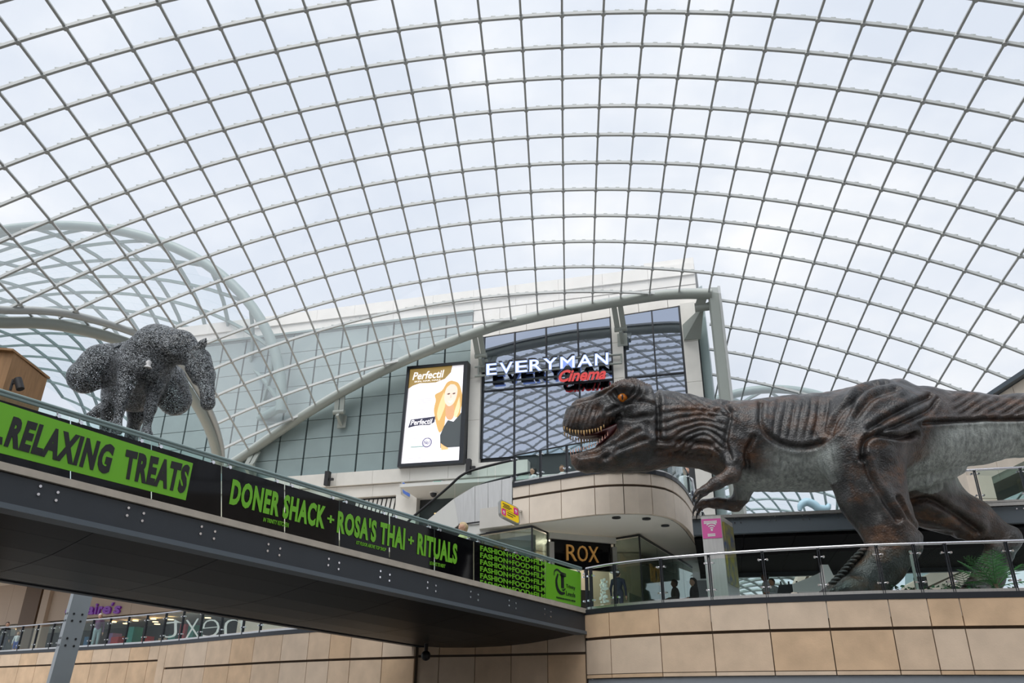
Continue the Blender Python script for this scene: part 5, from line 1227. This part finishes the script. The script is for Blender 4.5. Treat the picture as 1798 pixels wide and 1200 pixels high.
for ya, yb in ((645, 622.5), (661, 638)): MB().tube([fo(834, ya, .45), fo(1092, yb, .45)], .06, 8).build('rail', 'steel_pale', ev)
for x, yt, yb in ((840, 644.5, 660.5), (1091, 622.5, 638.2)): MB().tube([fo(x, yt, .45), fo(x, yb, .45)], .05, 6).build('rail_end', 'steel_pale', ev)
ci = thing('cinema_script_sign', 'red italic script sign hung under the white cinema capitals', 'sign', fo(1022, 662, .5))
mb = MB(); letter_quad(mb, 'Cinema', fo(981, 672, .5), fo(1064, 666, .5), fo(981, 651, .5), fo(1064, 645, .5), thick=.18, nrm=fn, bold=.04, shear=.35); mb.build('lettering_case', 'black', ci)
mb = MB(); letter_quad(mb, 'Cinema', fo(981, 672, .685), fo(1064, 666, .685), fo(981, 651, .685), fo(1064, 645, .685), thick=.02, nrm=fn, bold=.03, shear=.35); mb.build('lettering', 'red', ci)
for x in (998, 1048): MB().tube([fo(x, 648, .45), fo(x, 664, .45)], .03, 6).build('hanger', 'steel_pale', ci)

ad = thing('advert_screen', 'tall illuminated advert screen in a dark frame on the cinema facade', 'screen', fo(760, 820, .4))
AO = .62; q_tl, q_tr, q_br, q_bl = [fo(*q, AO) for q in ((720.5, 649.5), (815.5, 641), (807, 809.5), (704.5, 816))]
def AP(u, v, o=0.0): return q_bl * (1 - u) * (1 - v) + q_br * u * (1 - v) + q_tl * (1 - u) * v + q_tr * u * v + fn * o
cc = AP(.5, .5)
MB().hexa([AP(-.05, -.03, -.6), AP(1.07, -.03, -.6), AP(1.07, -.03, -.02), AP(-.05, -.03, -.02), AP(-.05, 1.03, -.6), AP(1.07, 1.03, -.6), AP(1.07, 1.03, -.02), AP(-.05, 1.03, -.02)]).build('case', 'dark_metal', ad)
for a, b, c, d in ((-.05, 0, -.03, 1.03), (1, 1.07, -.03, 1.03), (0, 1, -.03, 0), (0, 1, 1, 1.03)):
    MB().hexa([AP(a, c, -.02), AP(b, c, -.02), AP(b, c, .12), AP(a, c, .12), AP(a, d, -.02), AP(b, d, -.02), AP(b, d, .12), AP(a, d, .12)]).build('frame', 'dark_metal', ad)
def em(name, c, e=.85): return mat(name, c, .5, emit=e)
def amat(c):
    return em('screen_print', c, .72)
def apoly(pts, c, o, name='print', smooth_=0):
    P = [A3(u, v, 0) for u, v in pts]
    if smooth_: P = smooth_line(P + [P[0]], smooth_)[:-1]
    MB().plate([AP(p[0], p[1], o) for p in P], .003, fn).build(name, amat(c), ad)
apoly([(0, 0), (1, 0), (1, 1), (0, 1)], (.86, .84, .88), .004, 'screen')
apoly([(0, 1), (.78, 1), (.76, .93), (.66, .865), (.5, .835), (.35, .835), (.2, .84), (.08, .82), (0, .79)], (.30, .20, .06), .010, smooth_=0)
def atext(body, u0, u1, v0, v1, c, bold=.0, shear=0.0):
    mb = MB(); letter_quad(mb, body, AP(u0, v0, .016), AP(u1, v0, .016), AP(u0, v1, .016), AP(u1, v1, .016), thick=.004, nrm=fn, bold=bold, shear=shear); mb.build('lettering', amat(c), ad)
atext('Perfectil', .06, .64, .88, .965, (.9, .88, .85), .02, .2); atext('SKIN, HAIR, NAILS', .10, .58, .848, .868, (.9, .88, .85), .02)
# figure on the advert: hair, face, dark top
apoly([(.78, .84), (.70, .82), (.62, .74), (.50, .70), (.52, .64), (.50, .55), (.53, .45), (.62, .30), (.70, .36), (.72, .48), (.80, .50), (.92, .44), (.99, .36), (.97, .50), (1.0, .62), (.96, .74), (.90, .81)], (.60, .36, .12), .010, smooth_=4)
apoly([(.66, .72), (.60, .62), (.56, .50), (.60, .42), (.66, .50), (.70, .60)], (.78, .58, .30), .0135, smooth_=3)
apoly([(.94, .66), (.96, .54), (.90, .44), (.86, .48), (.90, .58)], (.80, .62, .36), .0135, smooth_=3)
apoly([(.70, .60), (.84, .58), (.86, .46), (.80, .42), (.72, .46)], (.62, .34, .18), .0135, smooth_=3)
apoly([(.77, .80), (.70, .76), (.67, .68), (.69, .61), (.76, .565), (.84, .59), (.89, .66), (.90, .74), (.85, .79)], (.80, .62, .52), .017, smooth_=4)
for u0_ in (.715, .81): apoly([(u0_, .695), (u0_ + .03, .705), (u0_ + .06, .70), (u0_ + .03, .688)], (.10, .06, .05), .021, smooth_=2)
apoly([(.735, .625), (.78, .615), (.835, .632), (.79, .598)], (.85, .75, .72), .021, smooth_=2)
apoly([(.775, .655), (.79, .70), (.80, .655)], (.66, .46, .38), .021)
apoly([(.66, .14), (.64, .27), (.70, .36), (.76, .42), (.86, .40), (.95, .46), (1.0, .50), (1.0, .14)], (.05, .06, .065), .0135)
apoly([(.66, .19), (.68, .12), (.76, .10), (.80, .13), (.72, .16)], (.75, .45, .2), .0165, smooth_=2)
apoly([(.62, .0), (.62, .115), (.95, .125), (.95, .0)], (.86, .84, .88), .0185)
apoly([(.06, .37), (.10, .455), (.54, .47), (.52, .41), (.44, .385), (.30, .39), (.18, .385)], (.03, .03, .06), .010); atext('Perfectil', .10, .49, .395, .45, (.85, .83, .86), .02, .2)
for v_, a_, b_ in ((.66, .18, .48), (.64, .18, .46), (.62, .2, .44), (.55, .18, .40), (.52, .17, .40), (.33, .12, .22), (.29, .1, .40), (.25, .1, .46), (.13, .2, .38), (.09, .28, .50), (.05, .08, .50), (.03, .08, .5)): apoly([(a_, v_), (b_, v_), (b_, v_ + .008), (a_, v_ + .008)], (.60, .58, .60), .010)
apoly([(.14, .165), (.36, .165), (.36, .172), (.14, .172)], (.10, .25, .22), .010)
ring_ = [(.42 + .085 * math.cos(t), .205 + .05 * math.sin(t)) for t in np.linspace(0, 2 * math.pi, 20, endpoint=False)]; apoly(ring_, (.10, .09, .2), .010); apoly([(.42 + (u_ - .42) * .8, .205 + (v_ - .205) * .8) for u_, v_ in ring_], (.84, .82, .86), .0135)
atext('No1', .37, .47, .185, .225, (.10, .09, .2), .02)

# ================================================================== WAYFINDING SIGNS, TOTEM, SMALL FITTINGS
def hang_sign(name, label, pts, Dp, face, case, n_, th=.22):
    """projecting rounded sign: pts px corners bl br tr tl on a vertical plane"""
    root = thing(name, label, 'sign', onpl(*pts[0], Dp, n_)); P = [onpl(*q, Dp, n_) for q in pts]
    def rr(k, o):
        c = sum(P) / 4; return [c + (p - c) * k + n_ * o for p in P]
    def rounded(Pq, r=.16):
        out = []
        for i in range(4):
            a, b, c = Pq[i - 1], Pq[i], Pq[(i + 1) % 4]
            for t in (0, .5, 1): 
                p0_ = b + (a - b) * r; p1_ = b + (c - b) * r; out.append((1 - t) ** 2 * p0_ + 2 * t * (1 - t) * b + t * t * p1_)
        return out
    MB().plate(rounded(rr(1.08, 0)), th, n_).build('case', case, root); MB().plate(rounded(rr(.97, .012)), .01, n_).build('face', face, root)
    return root, (lambda u, v, o=.02: P[0] * (1 - u) * (1 - v) + P[1] * u * (1 - v) + P[3] * (1 - u) * v + P[2] * u * v + n_ * o)
M['sign_yellow'] = mat('sign_yellow', (.80, .55, .01), .4, emit=.25); M['sign_pink'] = mat('sign_pink', (.60, .02, .22), .4, emit=.2); M['sign_blue'] = mat('sign_blue', (.08, .16, .50), .4, emit=.2); M['sign_ink'] = mat('sign_ink', (.06, .05, .03), .5)
yn = unit(A3(.30, -1, 0)); yD = xc.at(.2) + A3(-.2, -.75, 0)
ys, YP = hang_sign('direction_sign', 'yellow and magenta hanging direction sign at the corner of the upper deck', [(880, 905), (912, 921), (910, 893), (879, 878)], A3(0.0, 24.3, 0), 'sign_yellow', 'brushed', yn)
def squad(fp_, u0, u1, v0, v1, m, root, name, o=.02): MB().plate([fp_(u0, v0, o), fp_(u1, v0, o), fp_(u1, v1, o), fp_(u0, v1, o)], .005, yn).build(name, m, root)
squad(YP, .04, .26, .08, .48, 'sign_pink', ys, 'arrow_tile'); squad(YP, .72, .96, .5, .92, 'sign_pink', ys, 'arrow_tile'); squad(YP, .08, .92, .49, .505, 'sign_ink', ys, 'divider', .022)
for t_, (u0, v0) in ((0, (.15, .14)), (1, (.84, .58))): MB().plate([YP(u0 - .02, v0, .026), YP(u0 + .02, v0, .026), YP(u0 + .02, v0 + .12, .026), YP(u0 + .07, v0 + .12, .026), YP(u0, v0 + .26, .026), YP(u0 - .07, v0 + .12, .026), YP(u0 - .02, v0 + .12, .026)], .004, yn).build('arrow', 'white', ys)
for k, v0 in enumerate((.80, .70, .60)): squad(YP, .10 + .06 * (k == 1), .5 + .1 * (k == 1), v0, v0 + .05, 'sign_ink', ys, 'text_line', .022)
for k, v0 in enumerate((.34, .20)): squad(YP, .34, .8 - .15 * k, v0, v0 + .05, 'sign_ink', ys, 'text_line', .022)
MB().tube([YP(.9, .7, -.1), A3(.35, 25.0, 5.75)], .04, 8).build('bracket', 'brushed', ys)
bsn = unit(A3(.42, -1, 0)); bs_p = FP(fsz(712, 860)[0], 0, 1.2)
bsg, BP_ = hang_sign('direction_sign', 'small blue direction sign hung below the cinema ledge', [(707, 866), (720, 874), (719, 855), (706.5, 846)], bs_p, 'sign_blue', 'brushed', bsn, .3)
for k, v0 in enumerate((.75, .6, .45, .3)): MB().plate([BP_(.12, v0), BP_(.6, v0), BP_(.6, v0 + .06), BP_(.12, v0 + .06)], .005, bsn).build('text_line', 'white', bsg)
MB().tube([BP_(.5, .98, -.15), A3(*BP_(.5, .98, -.15)[:2], 10.1), FP(fsz(712, 860)[0], 10.3, .15)], .05, 8).build('hanger', 'brushed', bsg)
MB().plate([BP_(.68, .5), BP_(.92, .5), BP_(.92, .85), BP_(.68, .85)], .005, bsn).build('arrow_tile', 'sign_pink', bsg)

# totem
tb_ = A3(*plan(1262, 1050, 21.4), DK - .06); tot = thing('information_totem', 'tall grey steel information totem with a pink wifi panel beside the railing', 'totem', tb_)
tn = unit(A3(-.32, -1, 0)); tdx = A3(-tn[1], tn[0], 0); z1t = tanv(1257, 905) * 21.2; wT = .52
def TP_(u, z, o=0.0): return A3(tb_[0], tb_[1], 0) + tdx * u + tn * o + A3(0, 0, z)
MB().hexa([TP_(-.26, DK - .06, .1), TP_(.26, DK - .06, .1), TP_(.5, DK - .06, -1.0), TP_(-.1, DK - .06, -1.0), TP_(-.26, z1t, .1), TP_(.26, z1t, .1), TP_(.5, z1t, -1.0), TP_(-.1, z1t, -1.0)]).build('cabinet', 'brushed', tot)
M['pink'] = mat('pink_panel', (.62, .10, .34), .4, emit=.1); zp0, zp1 = tanv(1258, 945) * 21.25, tanv(1256, 911) * 21.25
MB().box((TP_(0, (zp0 + zp1) / 2, .11)), (.5, .02, zp1 - zp0), [tdx, tn, A3(0, 0, 1)]).build('wifi_panel', 'pink', tot)
wz = zp0 + (zp1 - zp0) * .42
for r_ in (.06, .12, .18):
    ar = [TP_(r_ * math.sin(t), wz + r_ * math.cos(t), .125) for t in np.linspace(-.75, .75, 8)]; MB().rail(ar, .03, .008, tn).build('wifi_arc', 'white', tot)
MB().tube([TP_(0, wz, .12), TP_(0, wz, .13)], .03, 10).build('wifi_dot', 'white', tot)
for k, zz in enumerate((.86, .78, .2, .12)): MB().box(TP_(-.02, zp0 + (zp1 - zp0) * zz, .125), (.34 if k < 2 else .2, .006, .03), [tdx, tn, A3(0, 0, 1)]).build('text_line', 'white', tot)
sd_ = unit(TP_(.5, 0, -1.0) - TP_(.26, 0, .1)); sn_ = A3(sd_[1], -sd_[0], 0); sn_ = sn_ if sn_[0] > 0 else -sn_
M['map_yellow'] = mat('map_print', (.42, .36, .02), .4, color2=(.02, .06, .20), nscale=3.5)
c0 = (TP_(.26, 0, .1) + TP_(.5, 0, -1.0)) / 2
MB().box(c0 + sn_ * .02 + A3(0, 0, (DK + .5 + z1t - .1) / 2), (.9, .04, z1t - DK - .7), [sd_, sn_, A3(0, 0, 1)]).build('map_face', 'map_yellow', tot)

# loudspeakers, camera
def speaker(label, x, y, off):
    p = fo(x, y, off); r = thing('loudspeaker', label, 'loudspeaker', p); MB().box(p, (.22, .3, .75), fax).build('case', 'black', r); MB().box(p + fe * .22 + A3(0, 0, -.05), (.25, .12, .12), fax).build('bracket', 'black', r)
speaker('small black loudspeaker on the cinema ledge left of the blue sign', 575, 841, .7); speaker('small black loudspeaker on the ledge at the right foot of the advert screen', 823, 820, .7)
cb = b_px(748, 1146) ; cq = A3(*plan(748, 1147, 23.2), 1.42)
cam_o = thing('security_camera', 'black dome security camera under the right end of the footbridge', 'camera', cq); MB().tube([cq + A3(0, 0, .25), cq + A3(0, 0, .02)], .05, 8).build('stem', 'black', cam_o); MB().add(*ellipsoid(cq + A3(0, 0, -.06), (.13, .13, .13)), smooth=True).build('dome', 'black', cam_o)

# ================================================================== PLANTING AND BARRIERS ROUND THE DINOSAUR
M['palm'] = mat('palm_leaf', (.035, .12, .03), .5, color2=(.06, .20, .05), nscale=6); M['trunk'] = mat('palm_trunk', (.12, .08, .05), .8); M['ivy'] = mat('ivy_leaf', (.02, .10, .035), .55, color2=(.01, .055, .02), nscale=9)
def palm(label, x, y, D, R, n=14, seed=1):
    base = A3(*plan(x, y, D), DK - .06); root = thing('potted_palm', label, 'plant', base, 'palms beside the dinosaur'); r = random.Random(seed); hz = .40
    MB().tube([base, base + A3(0, 0, .22)], [.16, .2], 12).build('pot', 'black', root); MB().tube([base + A3(0, 0, .2), base + A3(0, 0, hz + .1)], .06, 8).build('trunk', 'trunk', root)
    for k in range(n):
        a = 2 * math.pi * k / n + r.uniform(-.2, .2); el = r.uniform(.25, 1.4); L = R * r.uniform(.8, 1.1); m = MB(); d = A3(math.cos(a) * math.cos(el), math.sin(a) * math.cos(el), math.sin(el)); s = unit(np.cross(d, A3(0, 0, 1)))
        pts = [base + A3(0, 0, hz) + d * L * t + A3(0, 0, -L * .28 * t * t) for t in np.linspace(0, 1, 7)]
        m.tube(pts, [.012, .011, .01, .009, .007, .005, .003], 5)
        for t in np.linspace(.25, .97, 9):
            q = base + A3(0, 0, hz) + d * L * t + A3(0, 0, -L * .28 * t * t); ll = L * .30 * math.sin(math.pi * min(1, t * .85 + .12))
            for sg_ in (-1, 1):
                tip = q + s * sg_ * ll + d * ll * .6 + A3(0, 0, -ll * .25); m.add([q - d * .007, q + d * .007, tip, q + (tip - q) * .5 + d * .011 + A3(0, 0, .012)], [(0, 1, 3, 2)])
        m.build('leaf', 'palm', root)
palm('small palm left of the dinosaur rear foot', 1698, 1040, 23.2, 1.25, 12, 2); palm('larger palm in front of the dinosaur rear foot near the right edge', 1752, 1045, 20.2, 1.25, 13, 3); palm('palm half hidden by the dinosaur front shin', 1474, 1035, 24.6, 1.3, 12, 4)
iv = MB(); r = random.Random(9)
for k in range(700):
    x = r.uniform(1560, 1798); p = A3(*plan(x, 1040, r.uniform(19.3, 20.6)), DK - .04 + r.uniform(0, .3)); a = r.uniform(0, 6.28); s = A3(math.cos(a), math.sin(a), r.uniform(-.3, .3)) * .055; t = A3(-math.sin(a), math.cos(a), r.uniform(.2, .9)) * .05
    iv.add([p - s, p - t * .2, p + s, p + t * 1.6], [(0, 1, 2, 3)])
iv.build('ivy_ground_cover', 'ivy', None, 'dark green ivy ground cover around the dinosaur feet', 'plant', None, 'stuff', loc=A3(*plan(1680, 1040, 19.9), DK - .06))
for k, (x, lab) in enumerate(((1573, 'black hoop barrier beside the dinosaur near heel'), (1618, 'black hoop barrier between the dinosaur feet'))):
    b0 = A3(*plan(x, 1040, 22.4), DK - .06); hb = thing('hoop_barrier', lab, 'barrier', b0, 'hoop barriers'); wv = .27
    MB().tube(smooth_line([b0 + A3(-wv, 0, 0), b0 + A3(-wv, 0, .38), b0 + A3(-wv + .1, 0, .5), b0 + A3(wv - .1, 0, .5), b0 + A3(wv, 0, .38), b0 + A3(wv, 0, 0)], 5), .022, 8).build('hoop', 'black', hb); MB().tube([b0 + A3(-wv, 0, .22), b0 + A3(wv, 0, .22)], .015, 6).build('bar', 'black', hb)
ps = A3(*plan(1620, 1040, 19.6), DK - .06); fl = thing('floodlight', 'black floodlight on the deck below the pale railing pole', 'lamp', ps); MB().box(ps + A3(0, 0, .42), (.22, .2, .26)).build('lamp_body', 'black', fl); MB().tube([ps, ps + A3(0, 0, .3)], .03, 8).build('stand', 'black', fl); MB().box(ps + A3(0, 0, .02), (.24, .24, .04)).build('foot', 'black', fl)
pp = mc.at(mc.from_px(1612, 0, 3.0)); po_ = thing('pale_pole', 'pale steel pole beside the railing post in front of the dinosaur leg', 'pole', A3(pp[0] + .12, pp[1] + .42, DK - .06)); MB().tube([A3(pp[0] + .12, pp[1] + .42, DK - .06), A3(pp[0] + .12, pp[1] + .42, 3.5)], .035, 10).build('shaft', 'steel_pale', po_); MB().tube([A3(pp[0] + .12, pp[1] + .42, DK - .06), A3(pp[0] + .12, pp[1] + .42, DK - .03)], .08, 12).build('foot', 'steel_pale', po_)
# white info boards on the deck
M['board_grey'] = mat('board_grey', (.55, .57, .57), .5)
def board(label, pts, D, m='board_grey'):
    P = [atY(x, y, D) for x, y in pts]; b = min(P, key=lambda q: q[2]); o = thing('display_board', label, 'board', A3(b[0], b[1], DK - .06)); MB().plate(P, .06, A3(0, -1, 0)).build('sheet', m, o)
    lo = min(q[2] for q in P); xs = [q[0] for q in P]
    for xx_ in (min(xs) + .15, max(xs) - .15): MB().tube([A3(xx_, D + .1, DK - .06), A3(xx_, D + .1, lo + .35)], .025, 6).build('leg', 'black', o)
board('pale curved display board left of the dinosaur foot', [(1394, 1040), (1392, 1026), (1420, 1015), (1436, 1008), (1450, 1000), (1452, 1036), (1425, 1043)], 23.0)
board('tall pale display board against the dinosaur toes', [(1446, 1042), (1442, 992), (1454, 992), (1464, 1012), (1488, 1042)], 22.3, 'white')
board('dark grey display board low beside the seated visitors', [(1366, 1042), (1368, 1028), (1392, 1026), (1398, 1038), (1385, 1043)], 23.5, 'dark_metal')
# low green railing in the background and blue swirl sign
gr = thing('green_fence', 'low green mesh fence under the upper bridge', 'fence', A3(*plan(1310, 1040, 30.0), DK - .06)); M['fence_green'] = mat('fence_green', (.01, .09, .075), .5)
fa_, fb_ = A3(*plan(1286, 1040, 30.0), 0), A3(*plan(1390, 1040, 30.0), 0)
for zz in (2.55, 3.05, 3.5): MB().tube([fa_ + A3(0, 0, zz), fb_ + A3(0, 0, zz)], .025, 6).build('rail', 'fence_green', gr)
for k in range(13): q = fa_ + (fb_ - fa_) * k / 12; MB().tube([q + A3(0, 0, DK - .06), q + A3(0, 0, 3.5)], .018, 6).build('bar', 'fence_green', gr)
sw = thing('swirl_sculpture', 'pale blue swirl shaped sign above the upper bridge beam', 'sign', atY(1430, 895, 28.0)); M['swirl'] = mat('swirl_blue', (.45, .68, .80), .4)
P = smooth_line([atY(x, y, 28.0) for x, y in ((1404, 897), (1406, 888), (1416, 882), (1428, 886), (1438, 893), (1452, 893), (1456, 886))], 5); MB().tube(P, [.07 + .09 * math.sin(math.pi * k / (len(P) - 1)) for k in range(len(P))], 8).build('swirl', 'swirl', sw); MB().tube([atY(1430, 889, 28.0), A3(*atY(1430, 889, 28.0)[:2], 5.26)], .04, 6).build('stem', 'swirl', sw)

# ================================================================== PEOPLE
SKIN = {'light': (.55, .32, .22), 'tan': (.38, .20, .12), 'dark': (.10, .05, .03)}
def person(label, foot, face_to, h=1.72, top=(.1, .1, .12), leg=(.04, .05, .09), hair=(.03, .02, .015), skin='light', arms='down', hair_len=0, shorts=False, lean=0.0):
    k = h / 1.75; P = []        # primitives: a, b, ra, rb, label, blend
    def c(a, b, ra, rb, l, bl=.03): P.append((np.array(a, float), np.array(b, float), ra, rb, l, bl))
    L0, LS = 1, (0 if shorts else 1)
    for s in (-1, 1):
        c((0, s * .09, .92), (.01, s * .10, .50), .095, .065, 1); c((.01, s * .10, .50), (-.02, s * .10, .10), .06, .042, LS, .02); c((-.03, s * .10, .05), (.15, s * .11, .035), .048, .038, 4, .02)
    c((0, -.07, .98), (0, .07, .98), .12, .12, 1, .05); c((0, 0, 1.05), (0, 0, 1.30), .135, .15, 2, .06); c((0, -.13, 1.40), (0, .13, 1.40), .085, .085, 2, .06); c((0, 0, 1.25), (0, 0, 1.40), .15, .12, 2, .05)
    c((0, 0, 1.42), (.015, 0, 1.54), .055, .052, 0, .03)
    c((.02, 0, 1.615), (.035, 0, 1.66), .085, .095, 0, .03); c((.06, 0, 1.575), (.05, 0, 1.62), .055, .06, 0, .03); c((.118, 0, 1.645), (.135, 0, 1.615), .012, .018, 0, .012)
    for s in (-1, 1): c((.02, s * .092, 1.635), (.015, s * .096, 1.61), .018, .014, 0, .01); c((.108, s * .035, 1.655), (.110, s * .035, 1.655), .012, .012, 5, 0)
    c((.118, -.02, 1.575), (.118, .02, 1.575), .007, .007, 6, 0)
    c((0.0, 0, 1.69), (-.02, 0, 1.68), .098, .10, 3, .015); c((.05, 0, 1.735), (.0, 0, 1.72), .06, .08, 3, .015); c((-.045, 0, 1.66), (-.05, 0, 1.60 - hair_len), .085, .06 + .03 * bool(hair_len), 3, .02)
    for s in (-1, 1):
        sh = (0, s * .20, 1.40)
        if arms == 'down': el, wr = (-.03, s * .27, 1.12), (.05, s * .27, .87)
        elif arms == 'fwd': el, wr = (.02, s * .26, 1.13), (.27, s * .16, 1.10)
        else: el, wr = (.10, s * .27, 1.17), (.33, s * .14, 1.22)
        c(sh, el, .062, .047, 2, .03); c(el, wr, .045, .032, 2 if arms != 'down' else 2, .02)
        d = unit(A3(*wr) - A3(*el)); hd_ = A3(*wr) + d * .05; c(wr, hd_, .028, .034, 0, .015); lat = unit(np.cross(d, A3(0, 0, 1))) if abs(d[2]) < .9 else A3(1, 0, 0)
        for q, f_ in enumerate((-.03, -.01, .01, .03)):
            b0_ = hd_ + d * .02 + lat * f_; m_ = b0_ + d * (.045 - .006 * abs(q - 1)); c(b0_, m_, .0105, .010, 0, .004); c(m_, m_ + d * .025 + A3(.008, 0, -.012), .010, .009, 0, .004)
        c(A3(*wr) + d * .02 - lat * .03, A3(*wr) + d * .05 - lat * .055, .012, .010, 0, .004)
    Sx = Sdf([-.28, -.42, -.02], [.5, .42, 1.86], .0165)
    for a, b, ra, rb, l, bl in P: Sx.cone(a, b, max(ra, .0115), max(rb, .0115), bl)
    Vp, Qp = Sx.mesh(); ce = Vp[Qp].mean(1); best = np.full(len(ce), 9.); lab = np.zeros(len(ce), int)
    for a, b, ra, rb, l, bl in P:
        d = b - a; t = np.clip(((ce - a) @ d) / (d @ d + 1e-9), 0, 1); D = np.linalg.norm(ce - a - t[:, None] * d, axis=1) - (ra + (rb - ra) * t); m_ = D < best; best[m_] = D[m_]; lab[m_] = l
    Vp = Vp * k
    if lean: Vp[:, 0] += lean * np.maximum(Vp[:, 2] - .9 * k, 0) ** 1.5
    ms = [mat('skin', SKIN[skin], .5), mat('trousers', leg, .8), mat('clothing', top, .8, noise=.1, nscale=8), mat('hair', hair, .6, noise=.25, nscale=30), mat('shoes', (.03, .03, .03), .5), M['black'], mat('lips', (.35, .10, .09), .5)]
    root = thing('person', label, 'person', foot); fv = A3(*face_to) - A3(*foot); root.rotation_euler = (0, 0, math.atan2(fv[1], fv[0]))
    mesh_obj('body', Vp, Qp, ms, root, fmat=lab); return root
def at_plan(x, y, D, z): return A3(*plan(x, y, D), z)
_b = onpl(813, 950, bA - bn * 1.7, bn); _t = float((_b - bA) @ bd); bf = BR(_t, 1.7, z_gb(_t) - .01)
person('visitor with short fair hair and a lime top crossing the footbridge', bf, bf + A3(-1, -.75, 0), h=max(1.45, min(1.85, onpl(814, 919, bA - bn * 1.7, bn)[2] - bf[2])), top=(.55, .62, .30), hair=(.55, .42, .24), leg=(.25, .3, .45))
zd = DK - .06
def stand(label, x, ytop, D, z, face, **kw):
    f = at_plan(x, ytop, D, z); h = tanv(x, ytop) * D - z; return person(label, f, f + A3(*face, 0), h=h, **kw)
stand('shopper in a dark jacket seen from behind at the jewellery shop door', 1084, 1003, 24.6, zd, (.3, 1), top=(.02, .025, .05), leg=(.03, .035, .06))
stand('man in a grey shirt inside the shop facing left', 1184, 1020, 27.6, zd, (-1, -.1), top=(.05, .05, .055), skin='dark', arms='fwd')
stand('woman in a black jacket at the shop counter behind the man in grey', 1217, 1017, 28.4, zd, (-1, -.2), top=(.012, .012, .014), hair_len=.18, arms='fwd')
stand('visitor in a white shirt standing under the upper bridge', 1343, 1008, 27.0, zd, (-1, .3), top=(.55, .6, .62), skin='dark', hair=(.01, .01, .01))
stand('visitor bending beside the one in white under the upper bridge', 1357, 1018, 26.0, zd, (-1, -.4), top=(.4, .45, .5), skin='tan', arms='up', lean=.1)
stand('dark haired person in a white top on the upper deck at the escalator head', 937, 823, 26.9, 6.0, (-1, -.3), top=(.7, .72, .74), hair=(.015, .013, .012), hair_len=.12)
stand('person in white leaning at the upper deck glass in front of the dinosaur chin', 987, 819, 26.2, 6.0, (-.6, -1), top=(.75, .75, .75), hair=(.12, .06, .03), skin='tan', arms='up')
stand('person in a white shirt on the upper deck behind the dinosaur throat', 1203, 822, 28.2, 6.0, (.5, -1), top=(.75, .77, .8), hair=(.02, .02, .02))
stand('man in a purple shirt and white cap walking on the left balcony', 177, 1079, 37.4, LT + .02, (.6, -1), top=(.16, .09, .17), hair=(.7, .7, .7), leg=(.35, .45, .5))
stand('child in a white shirt and blue shorts at the left balcony glass', 33, 1111, 41.3, LT + .02, (.3, -1), top=(.6, .62, .64), leg=(.03, .08, .35), hair=(.35, .22, .1), shorts=True)
stand('adult in dark clothes standing behind the child on the left balcony', 14, 1094, 42.2, LT + .02, (1, -.6), top=(.02, .025, .03))
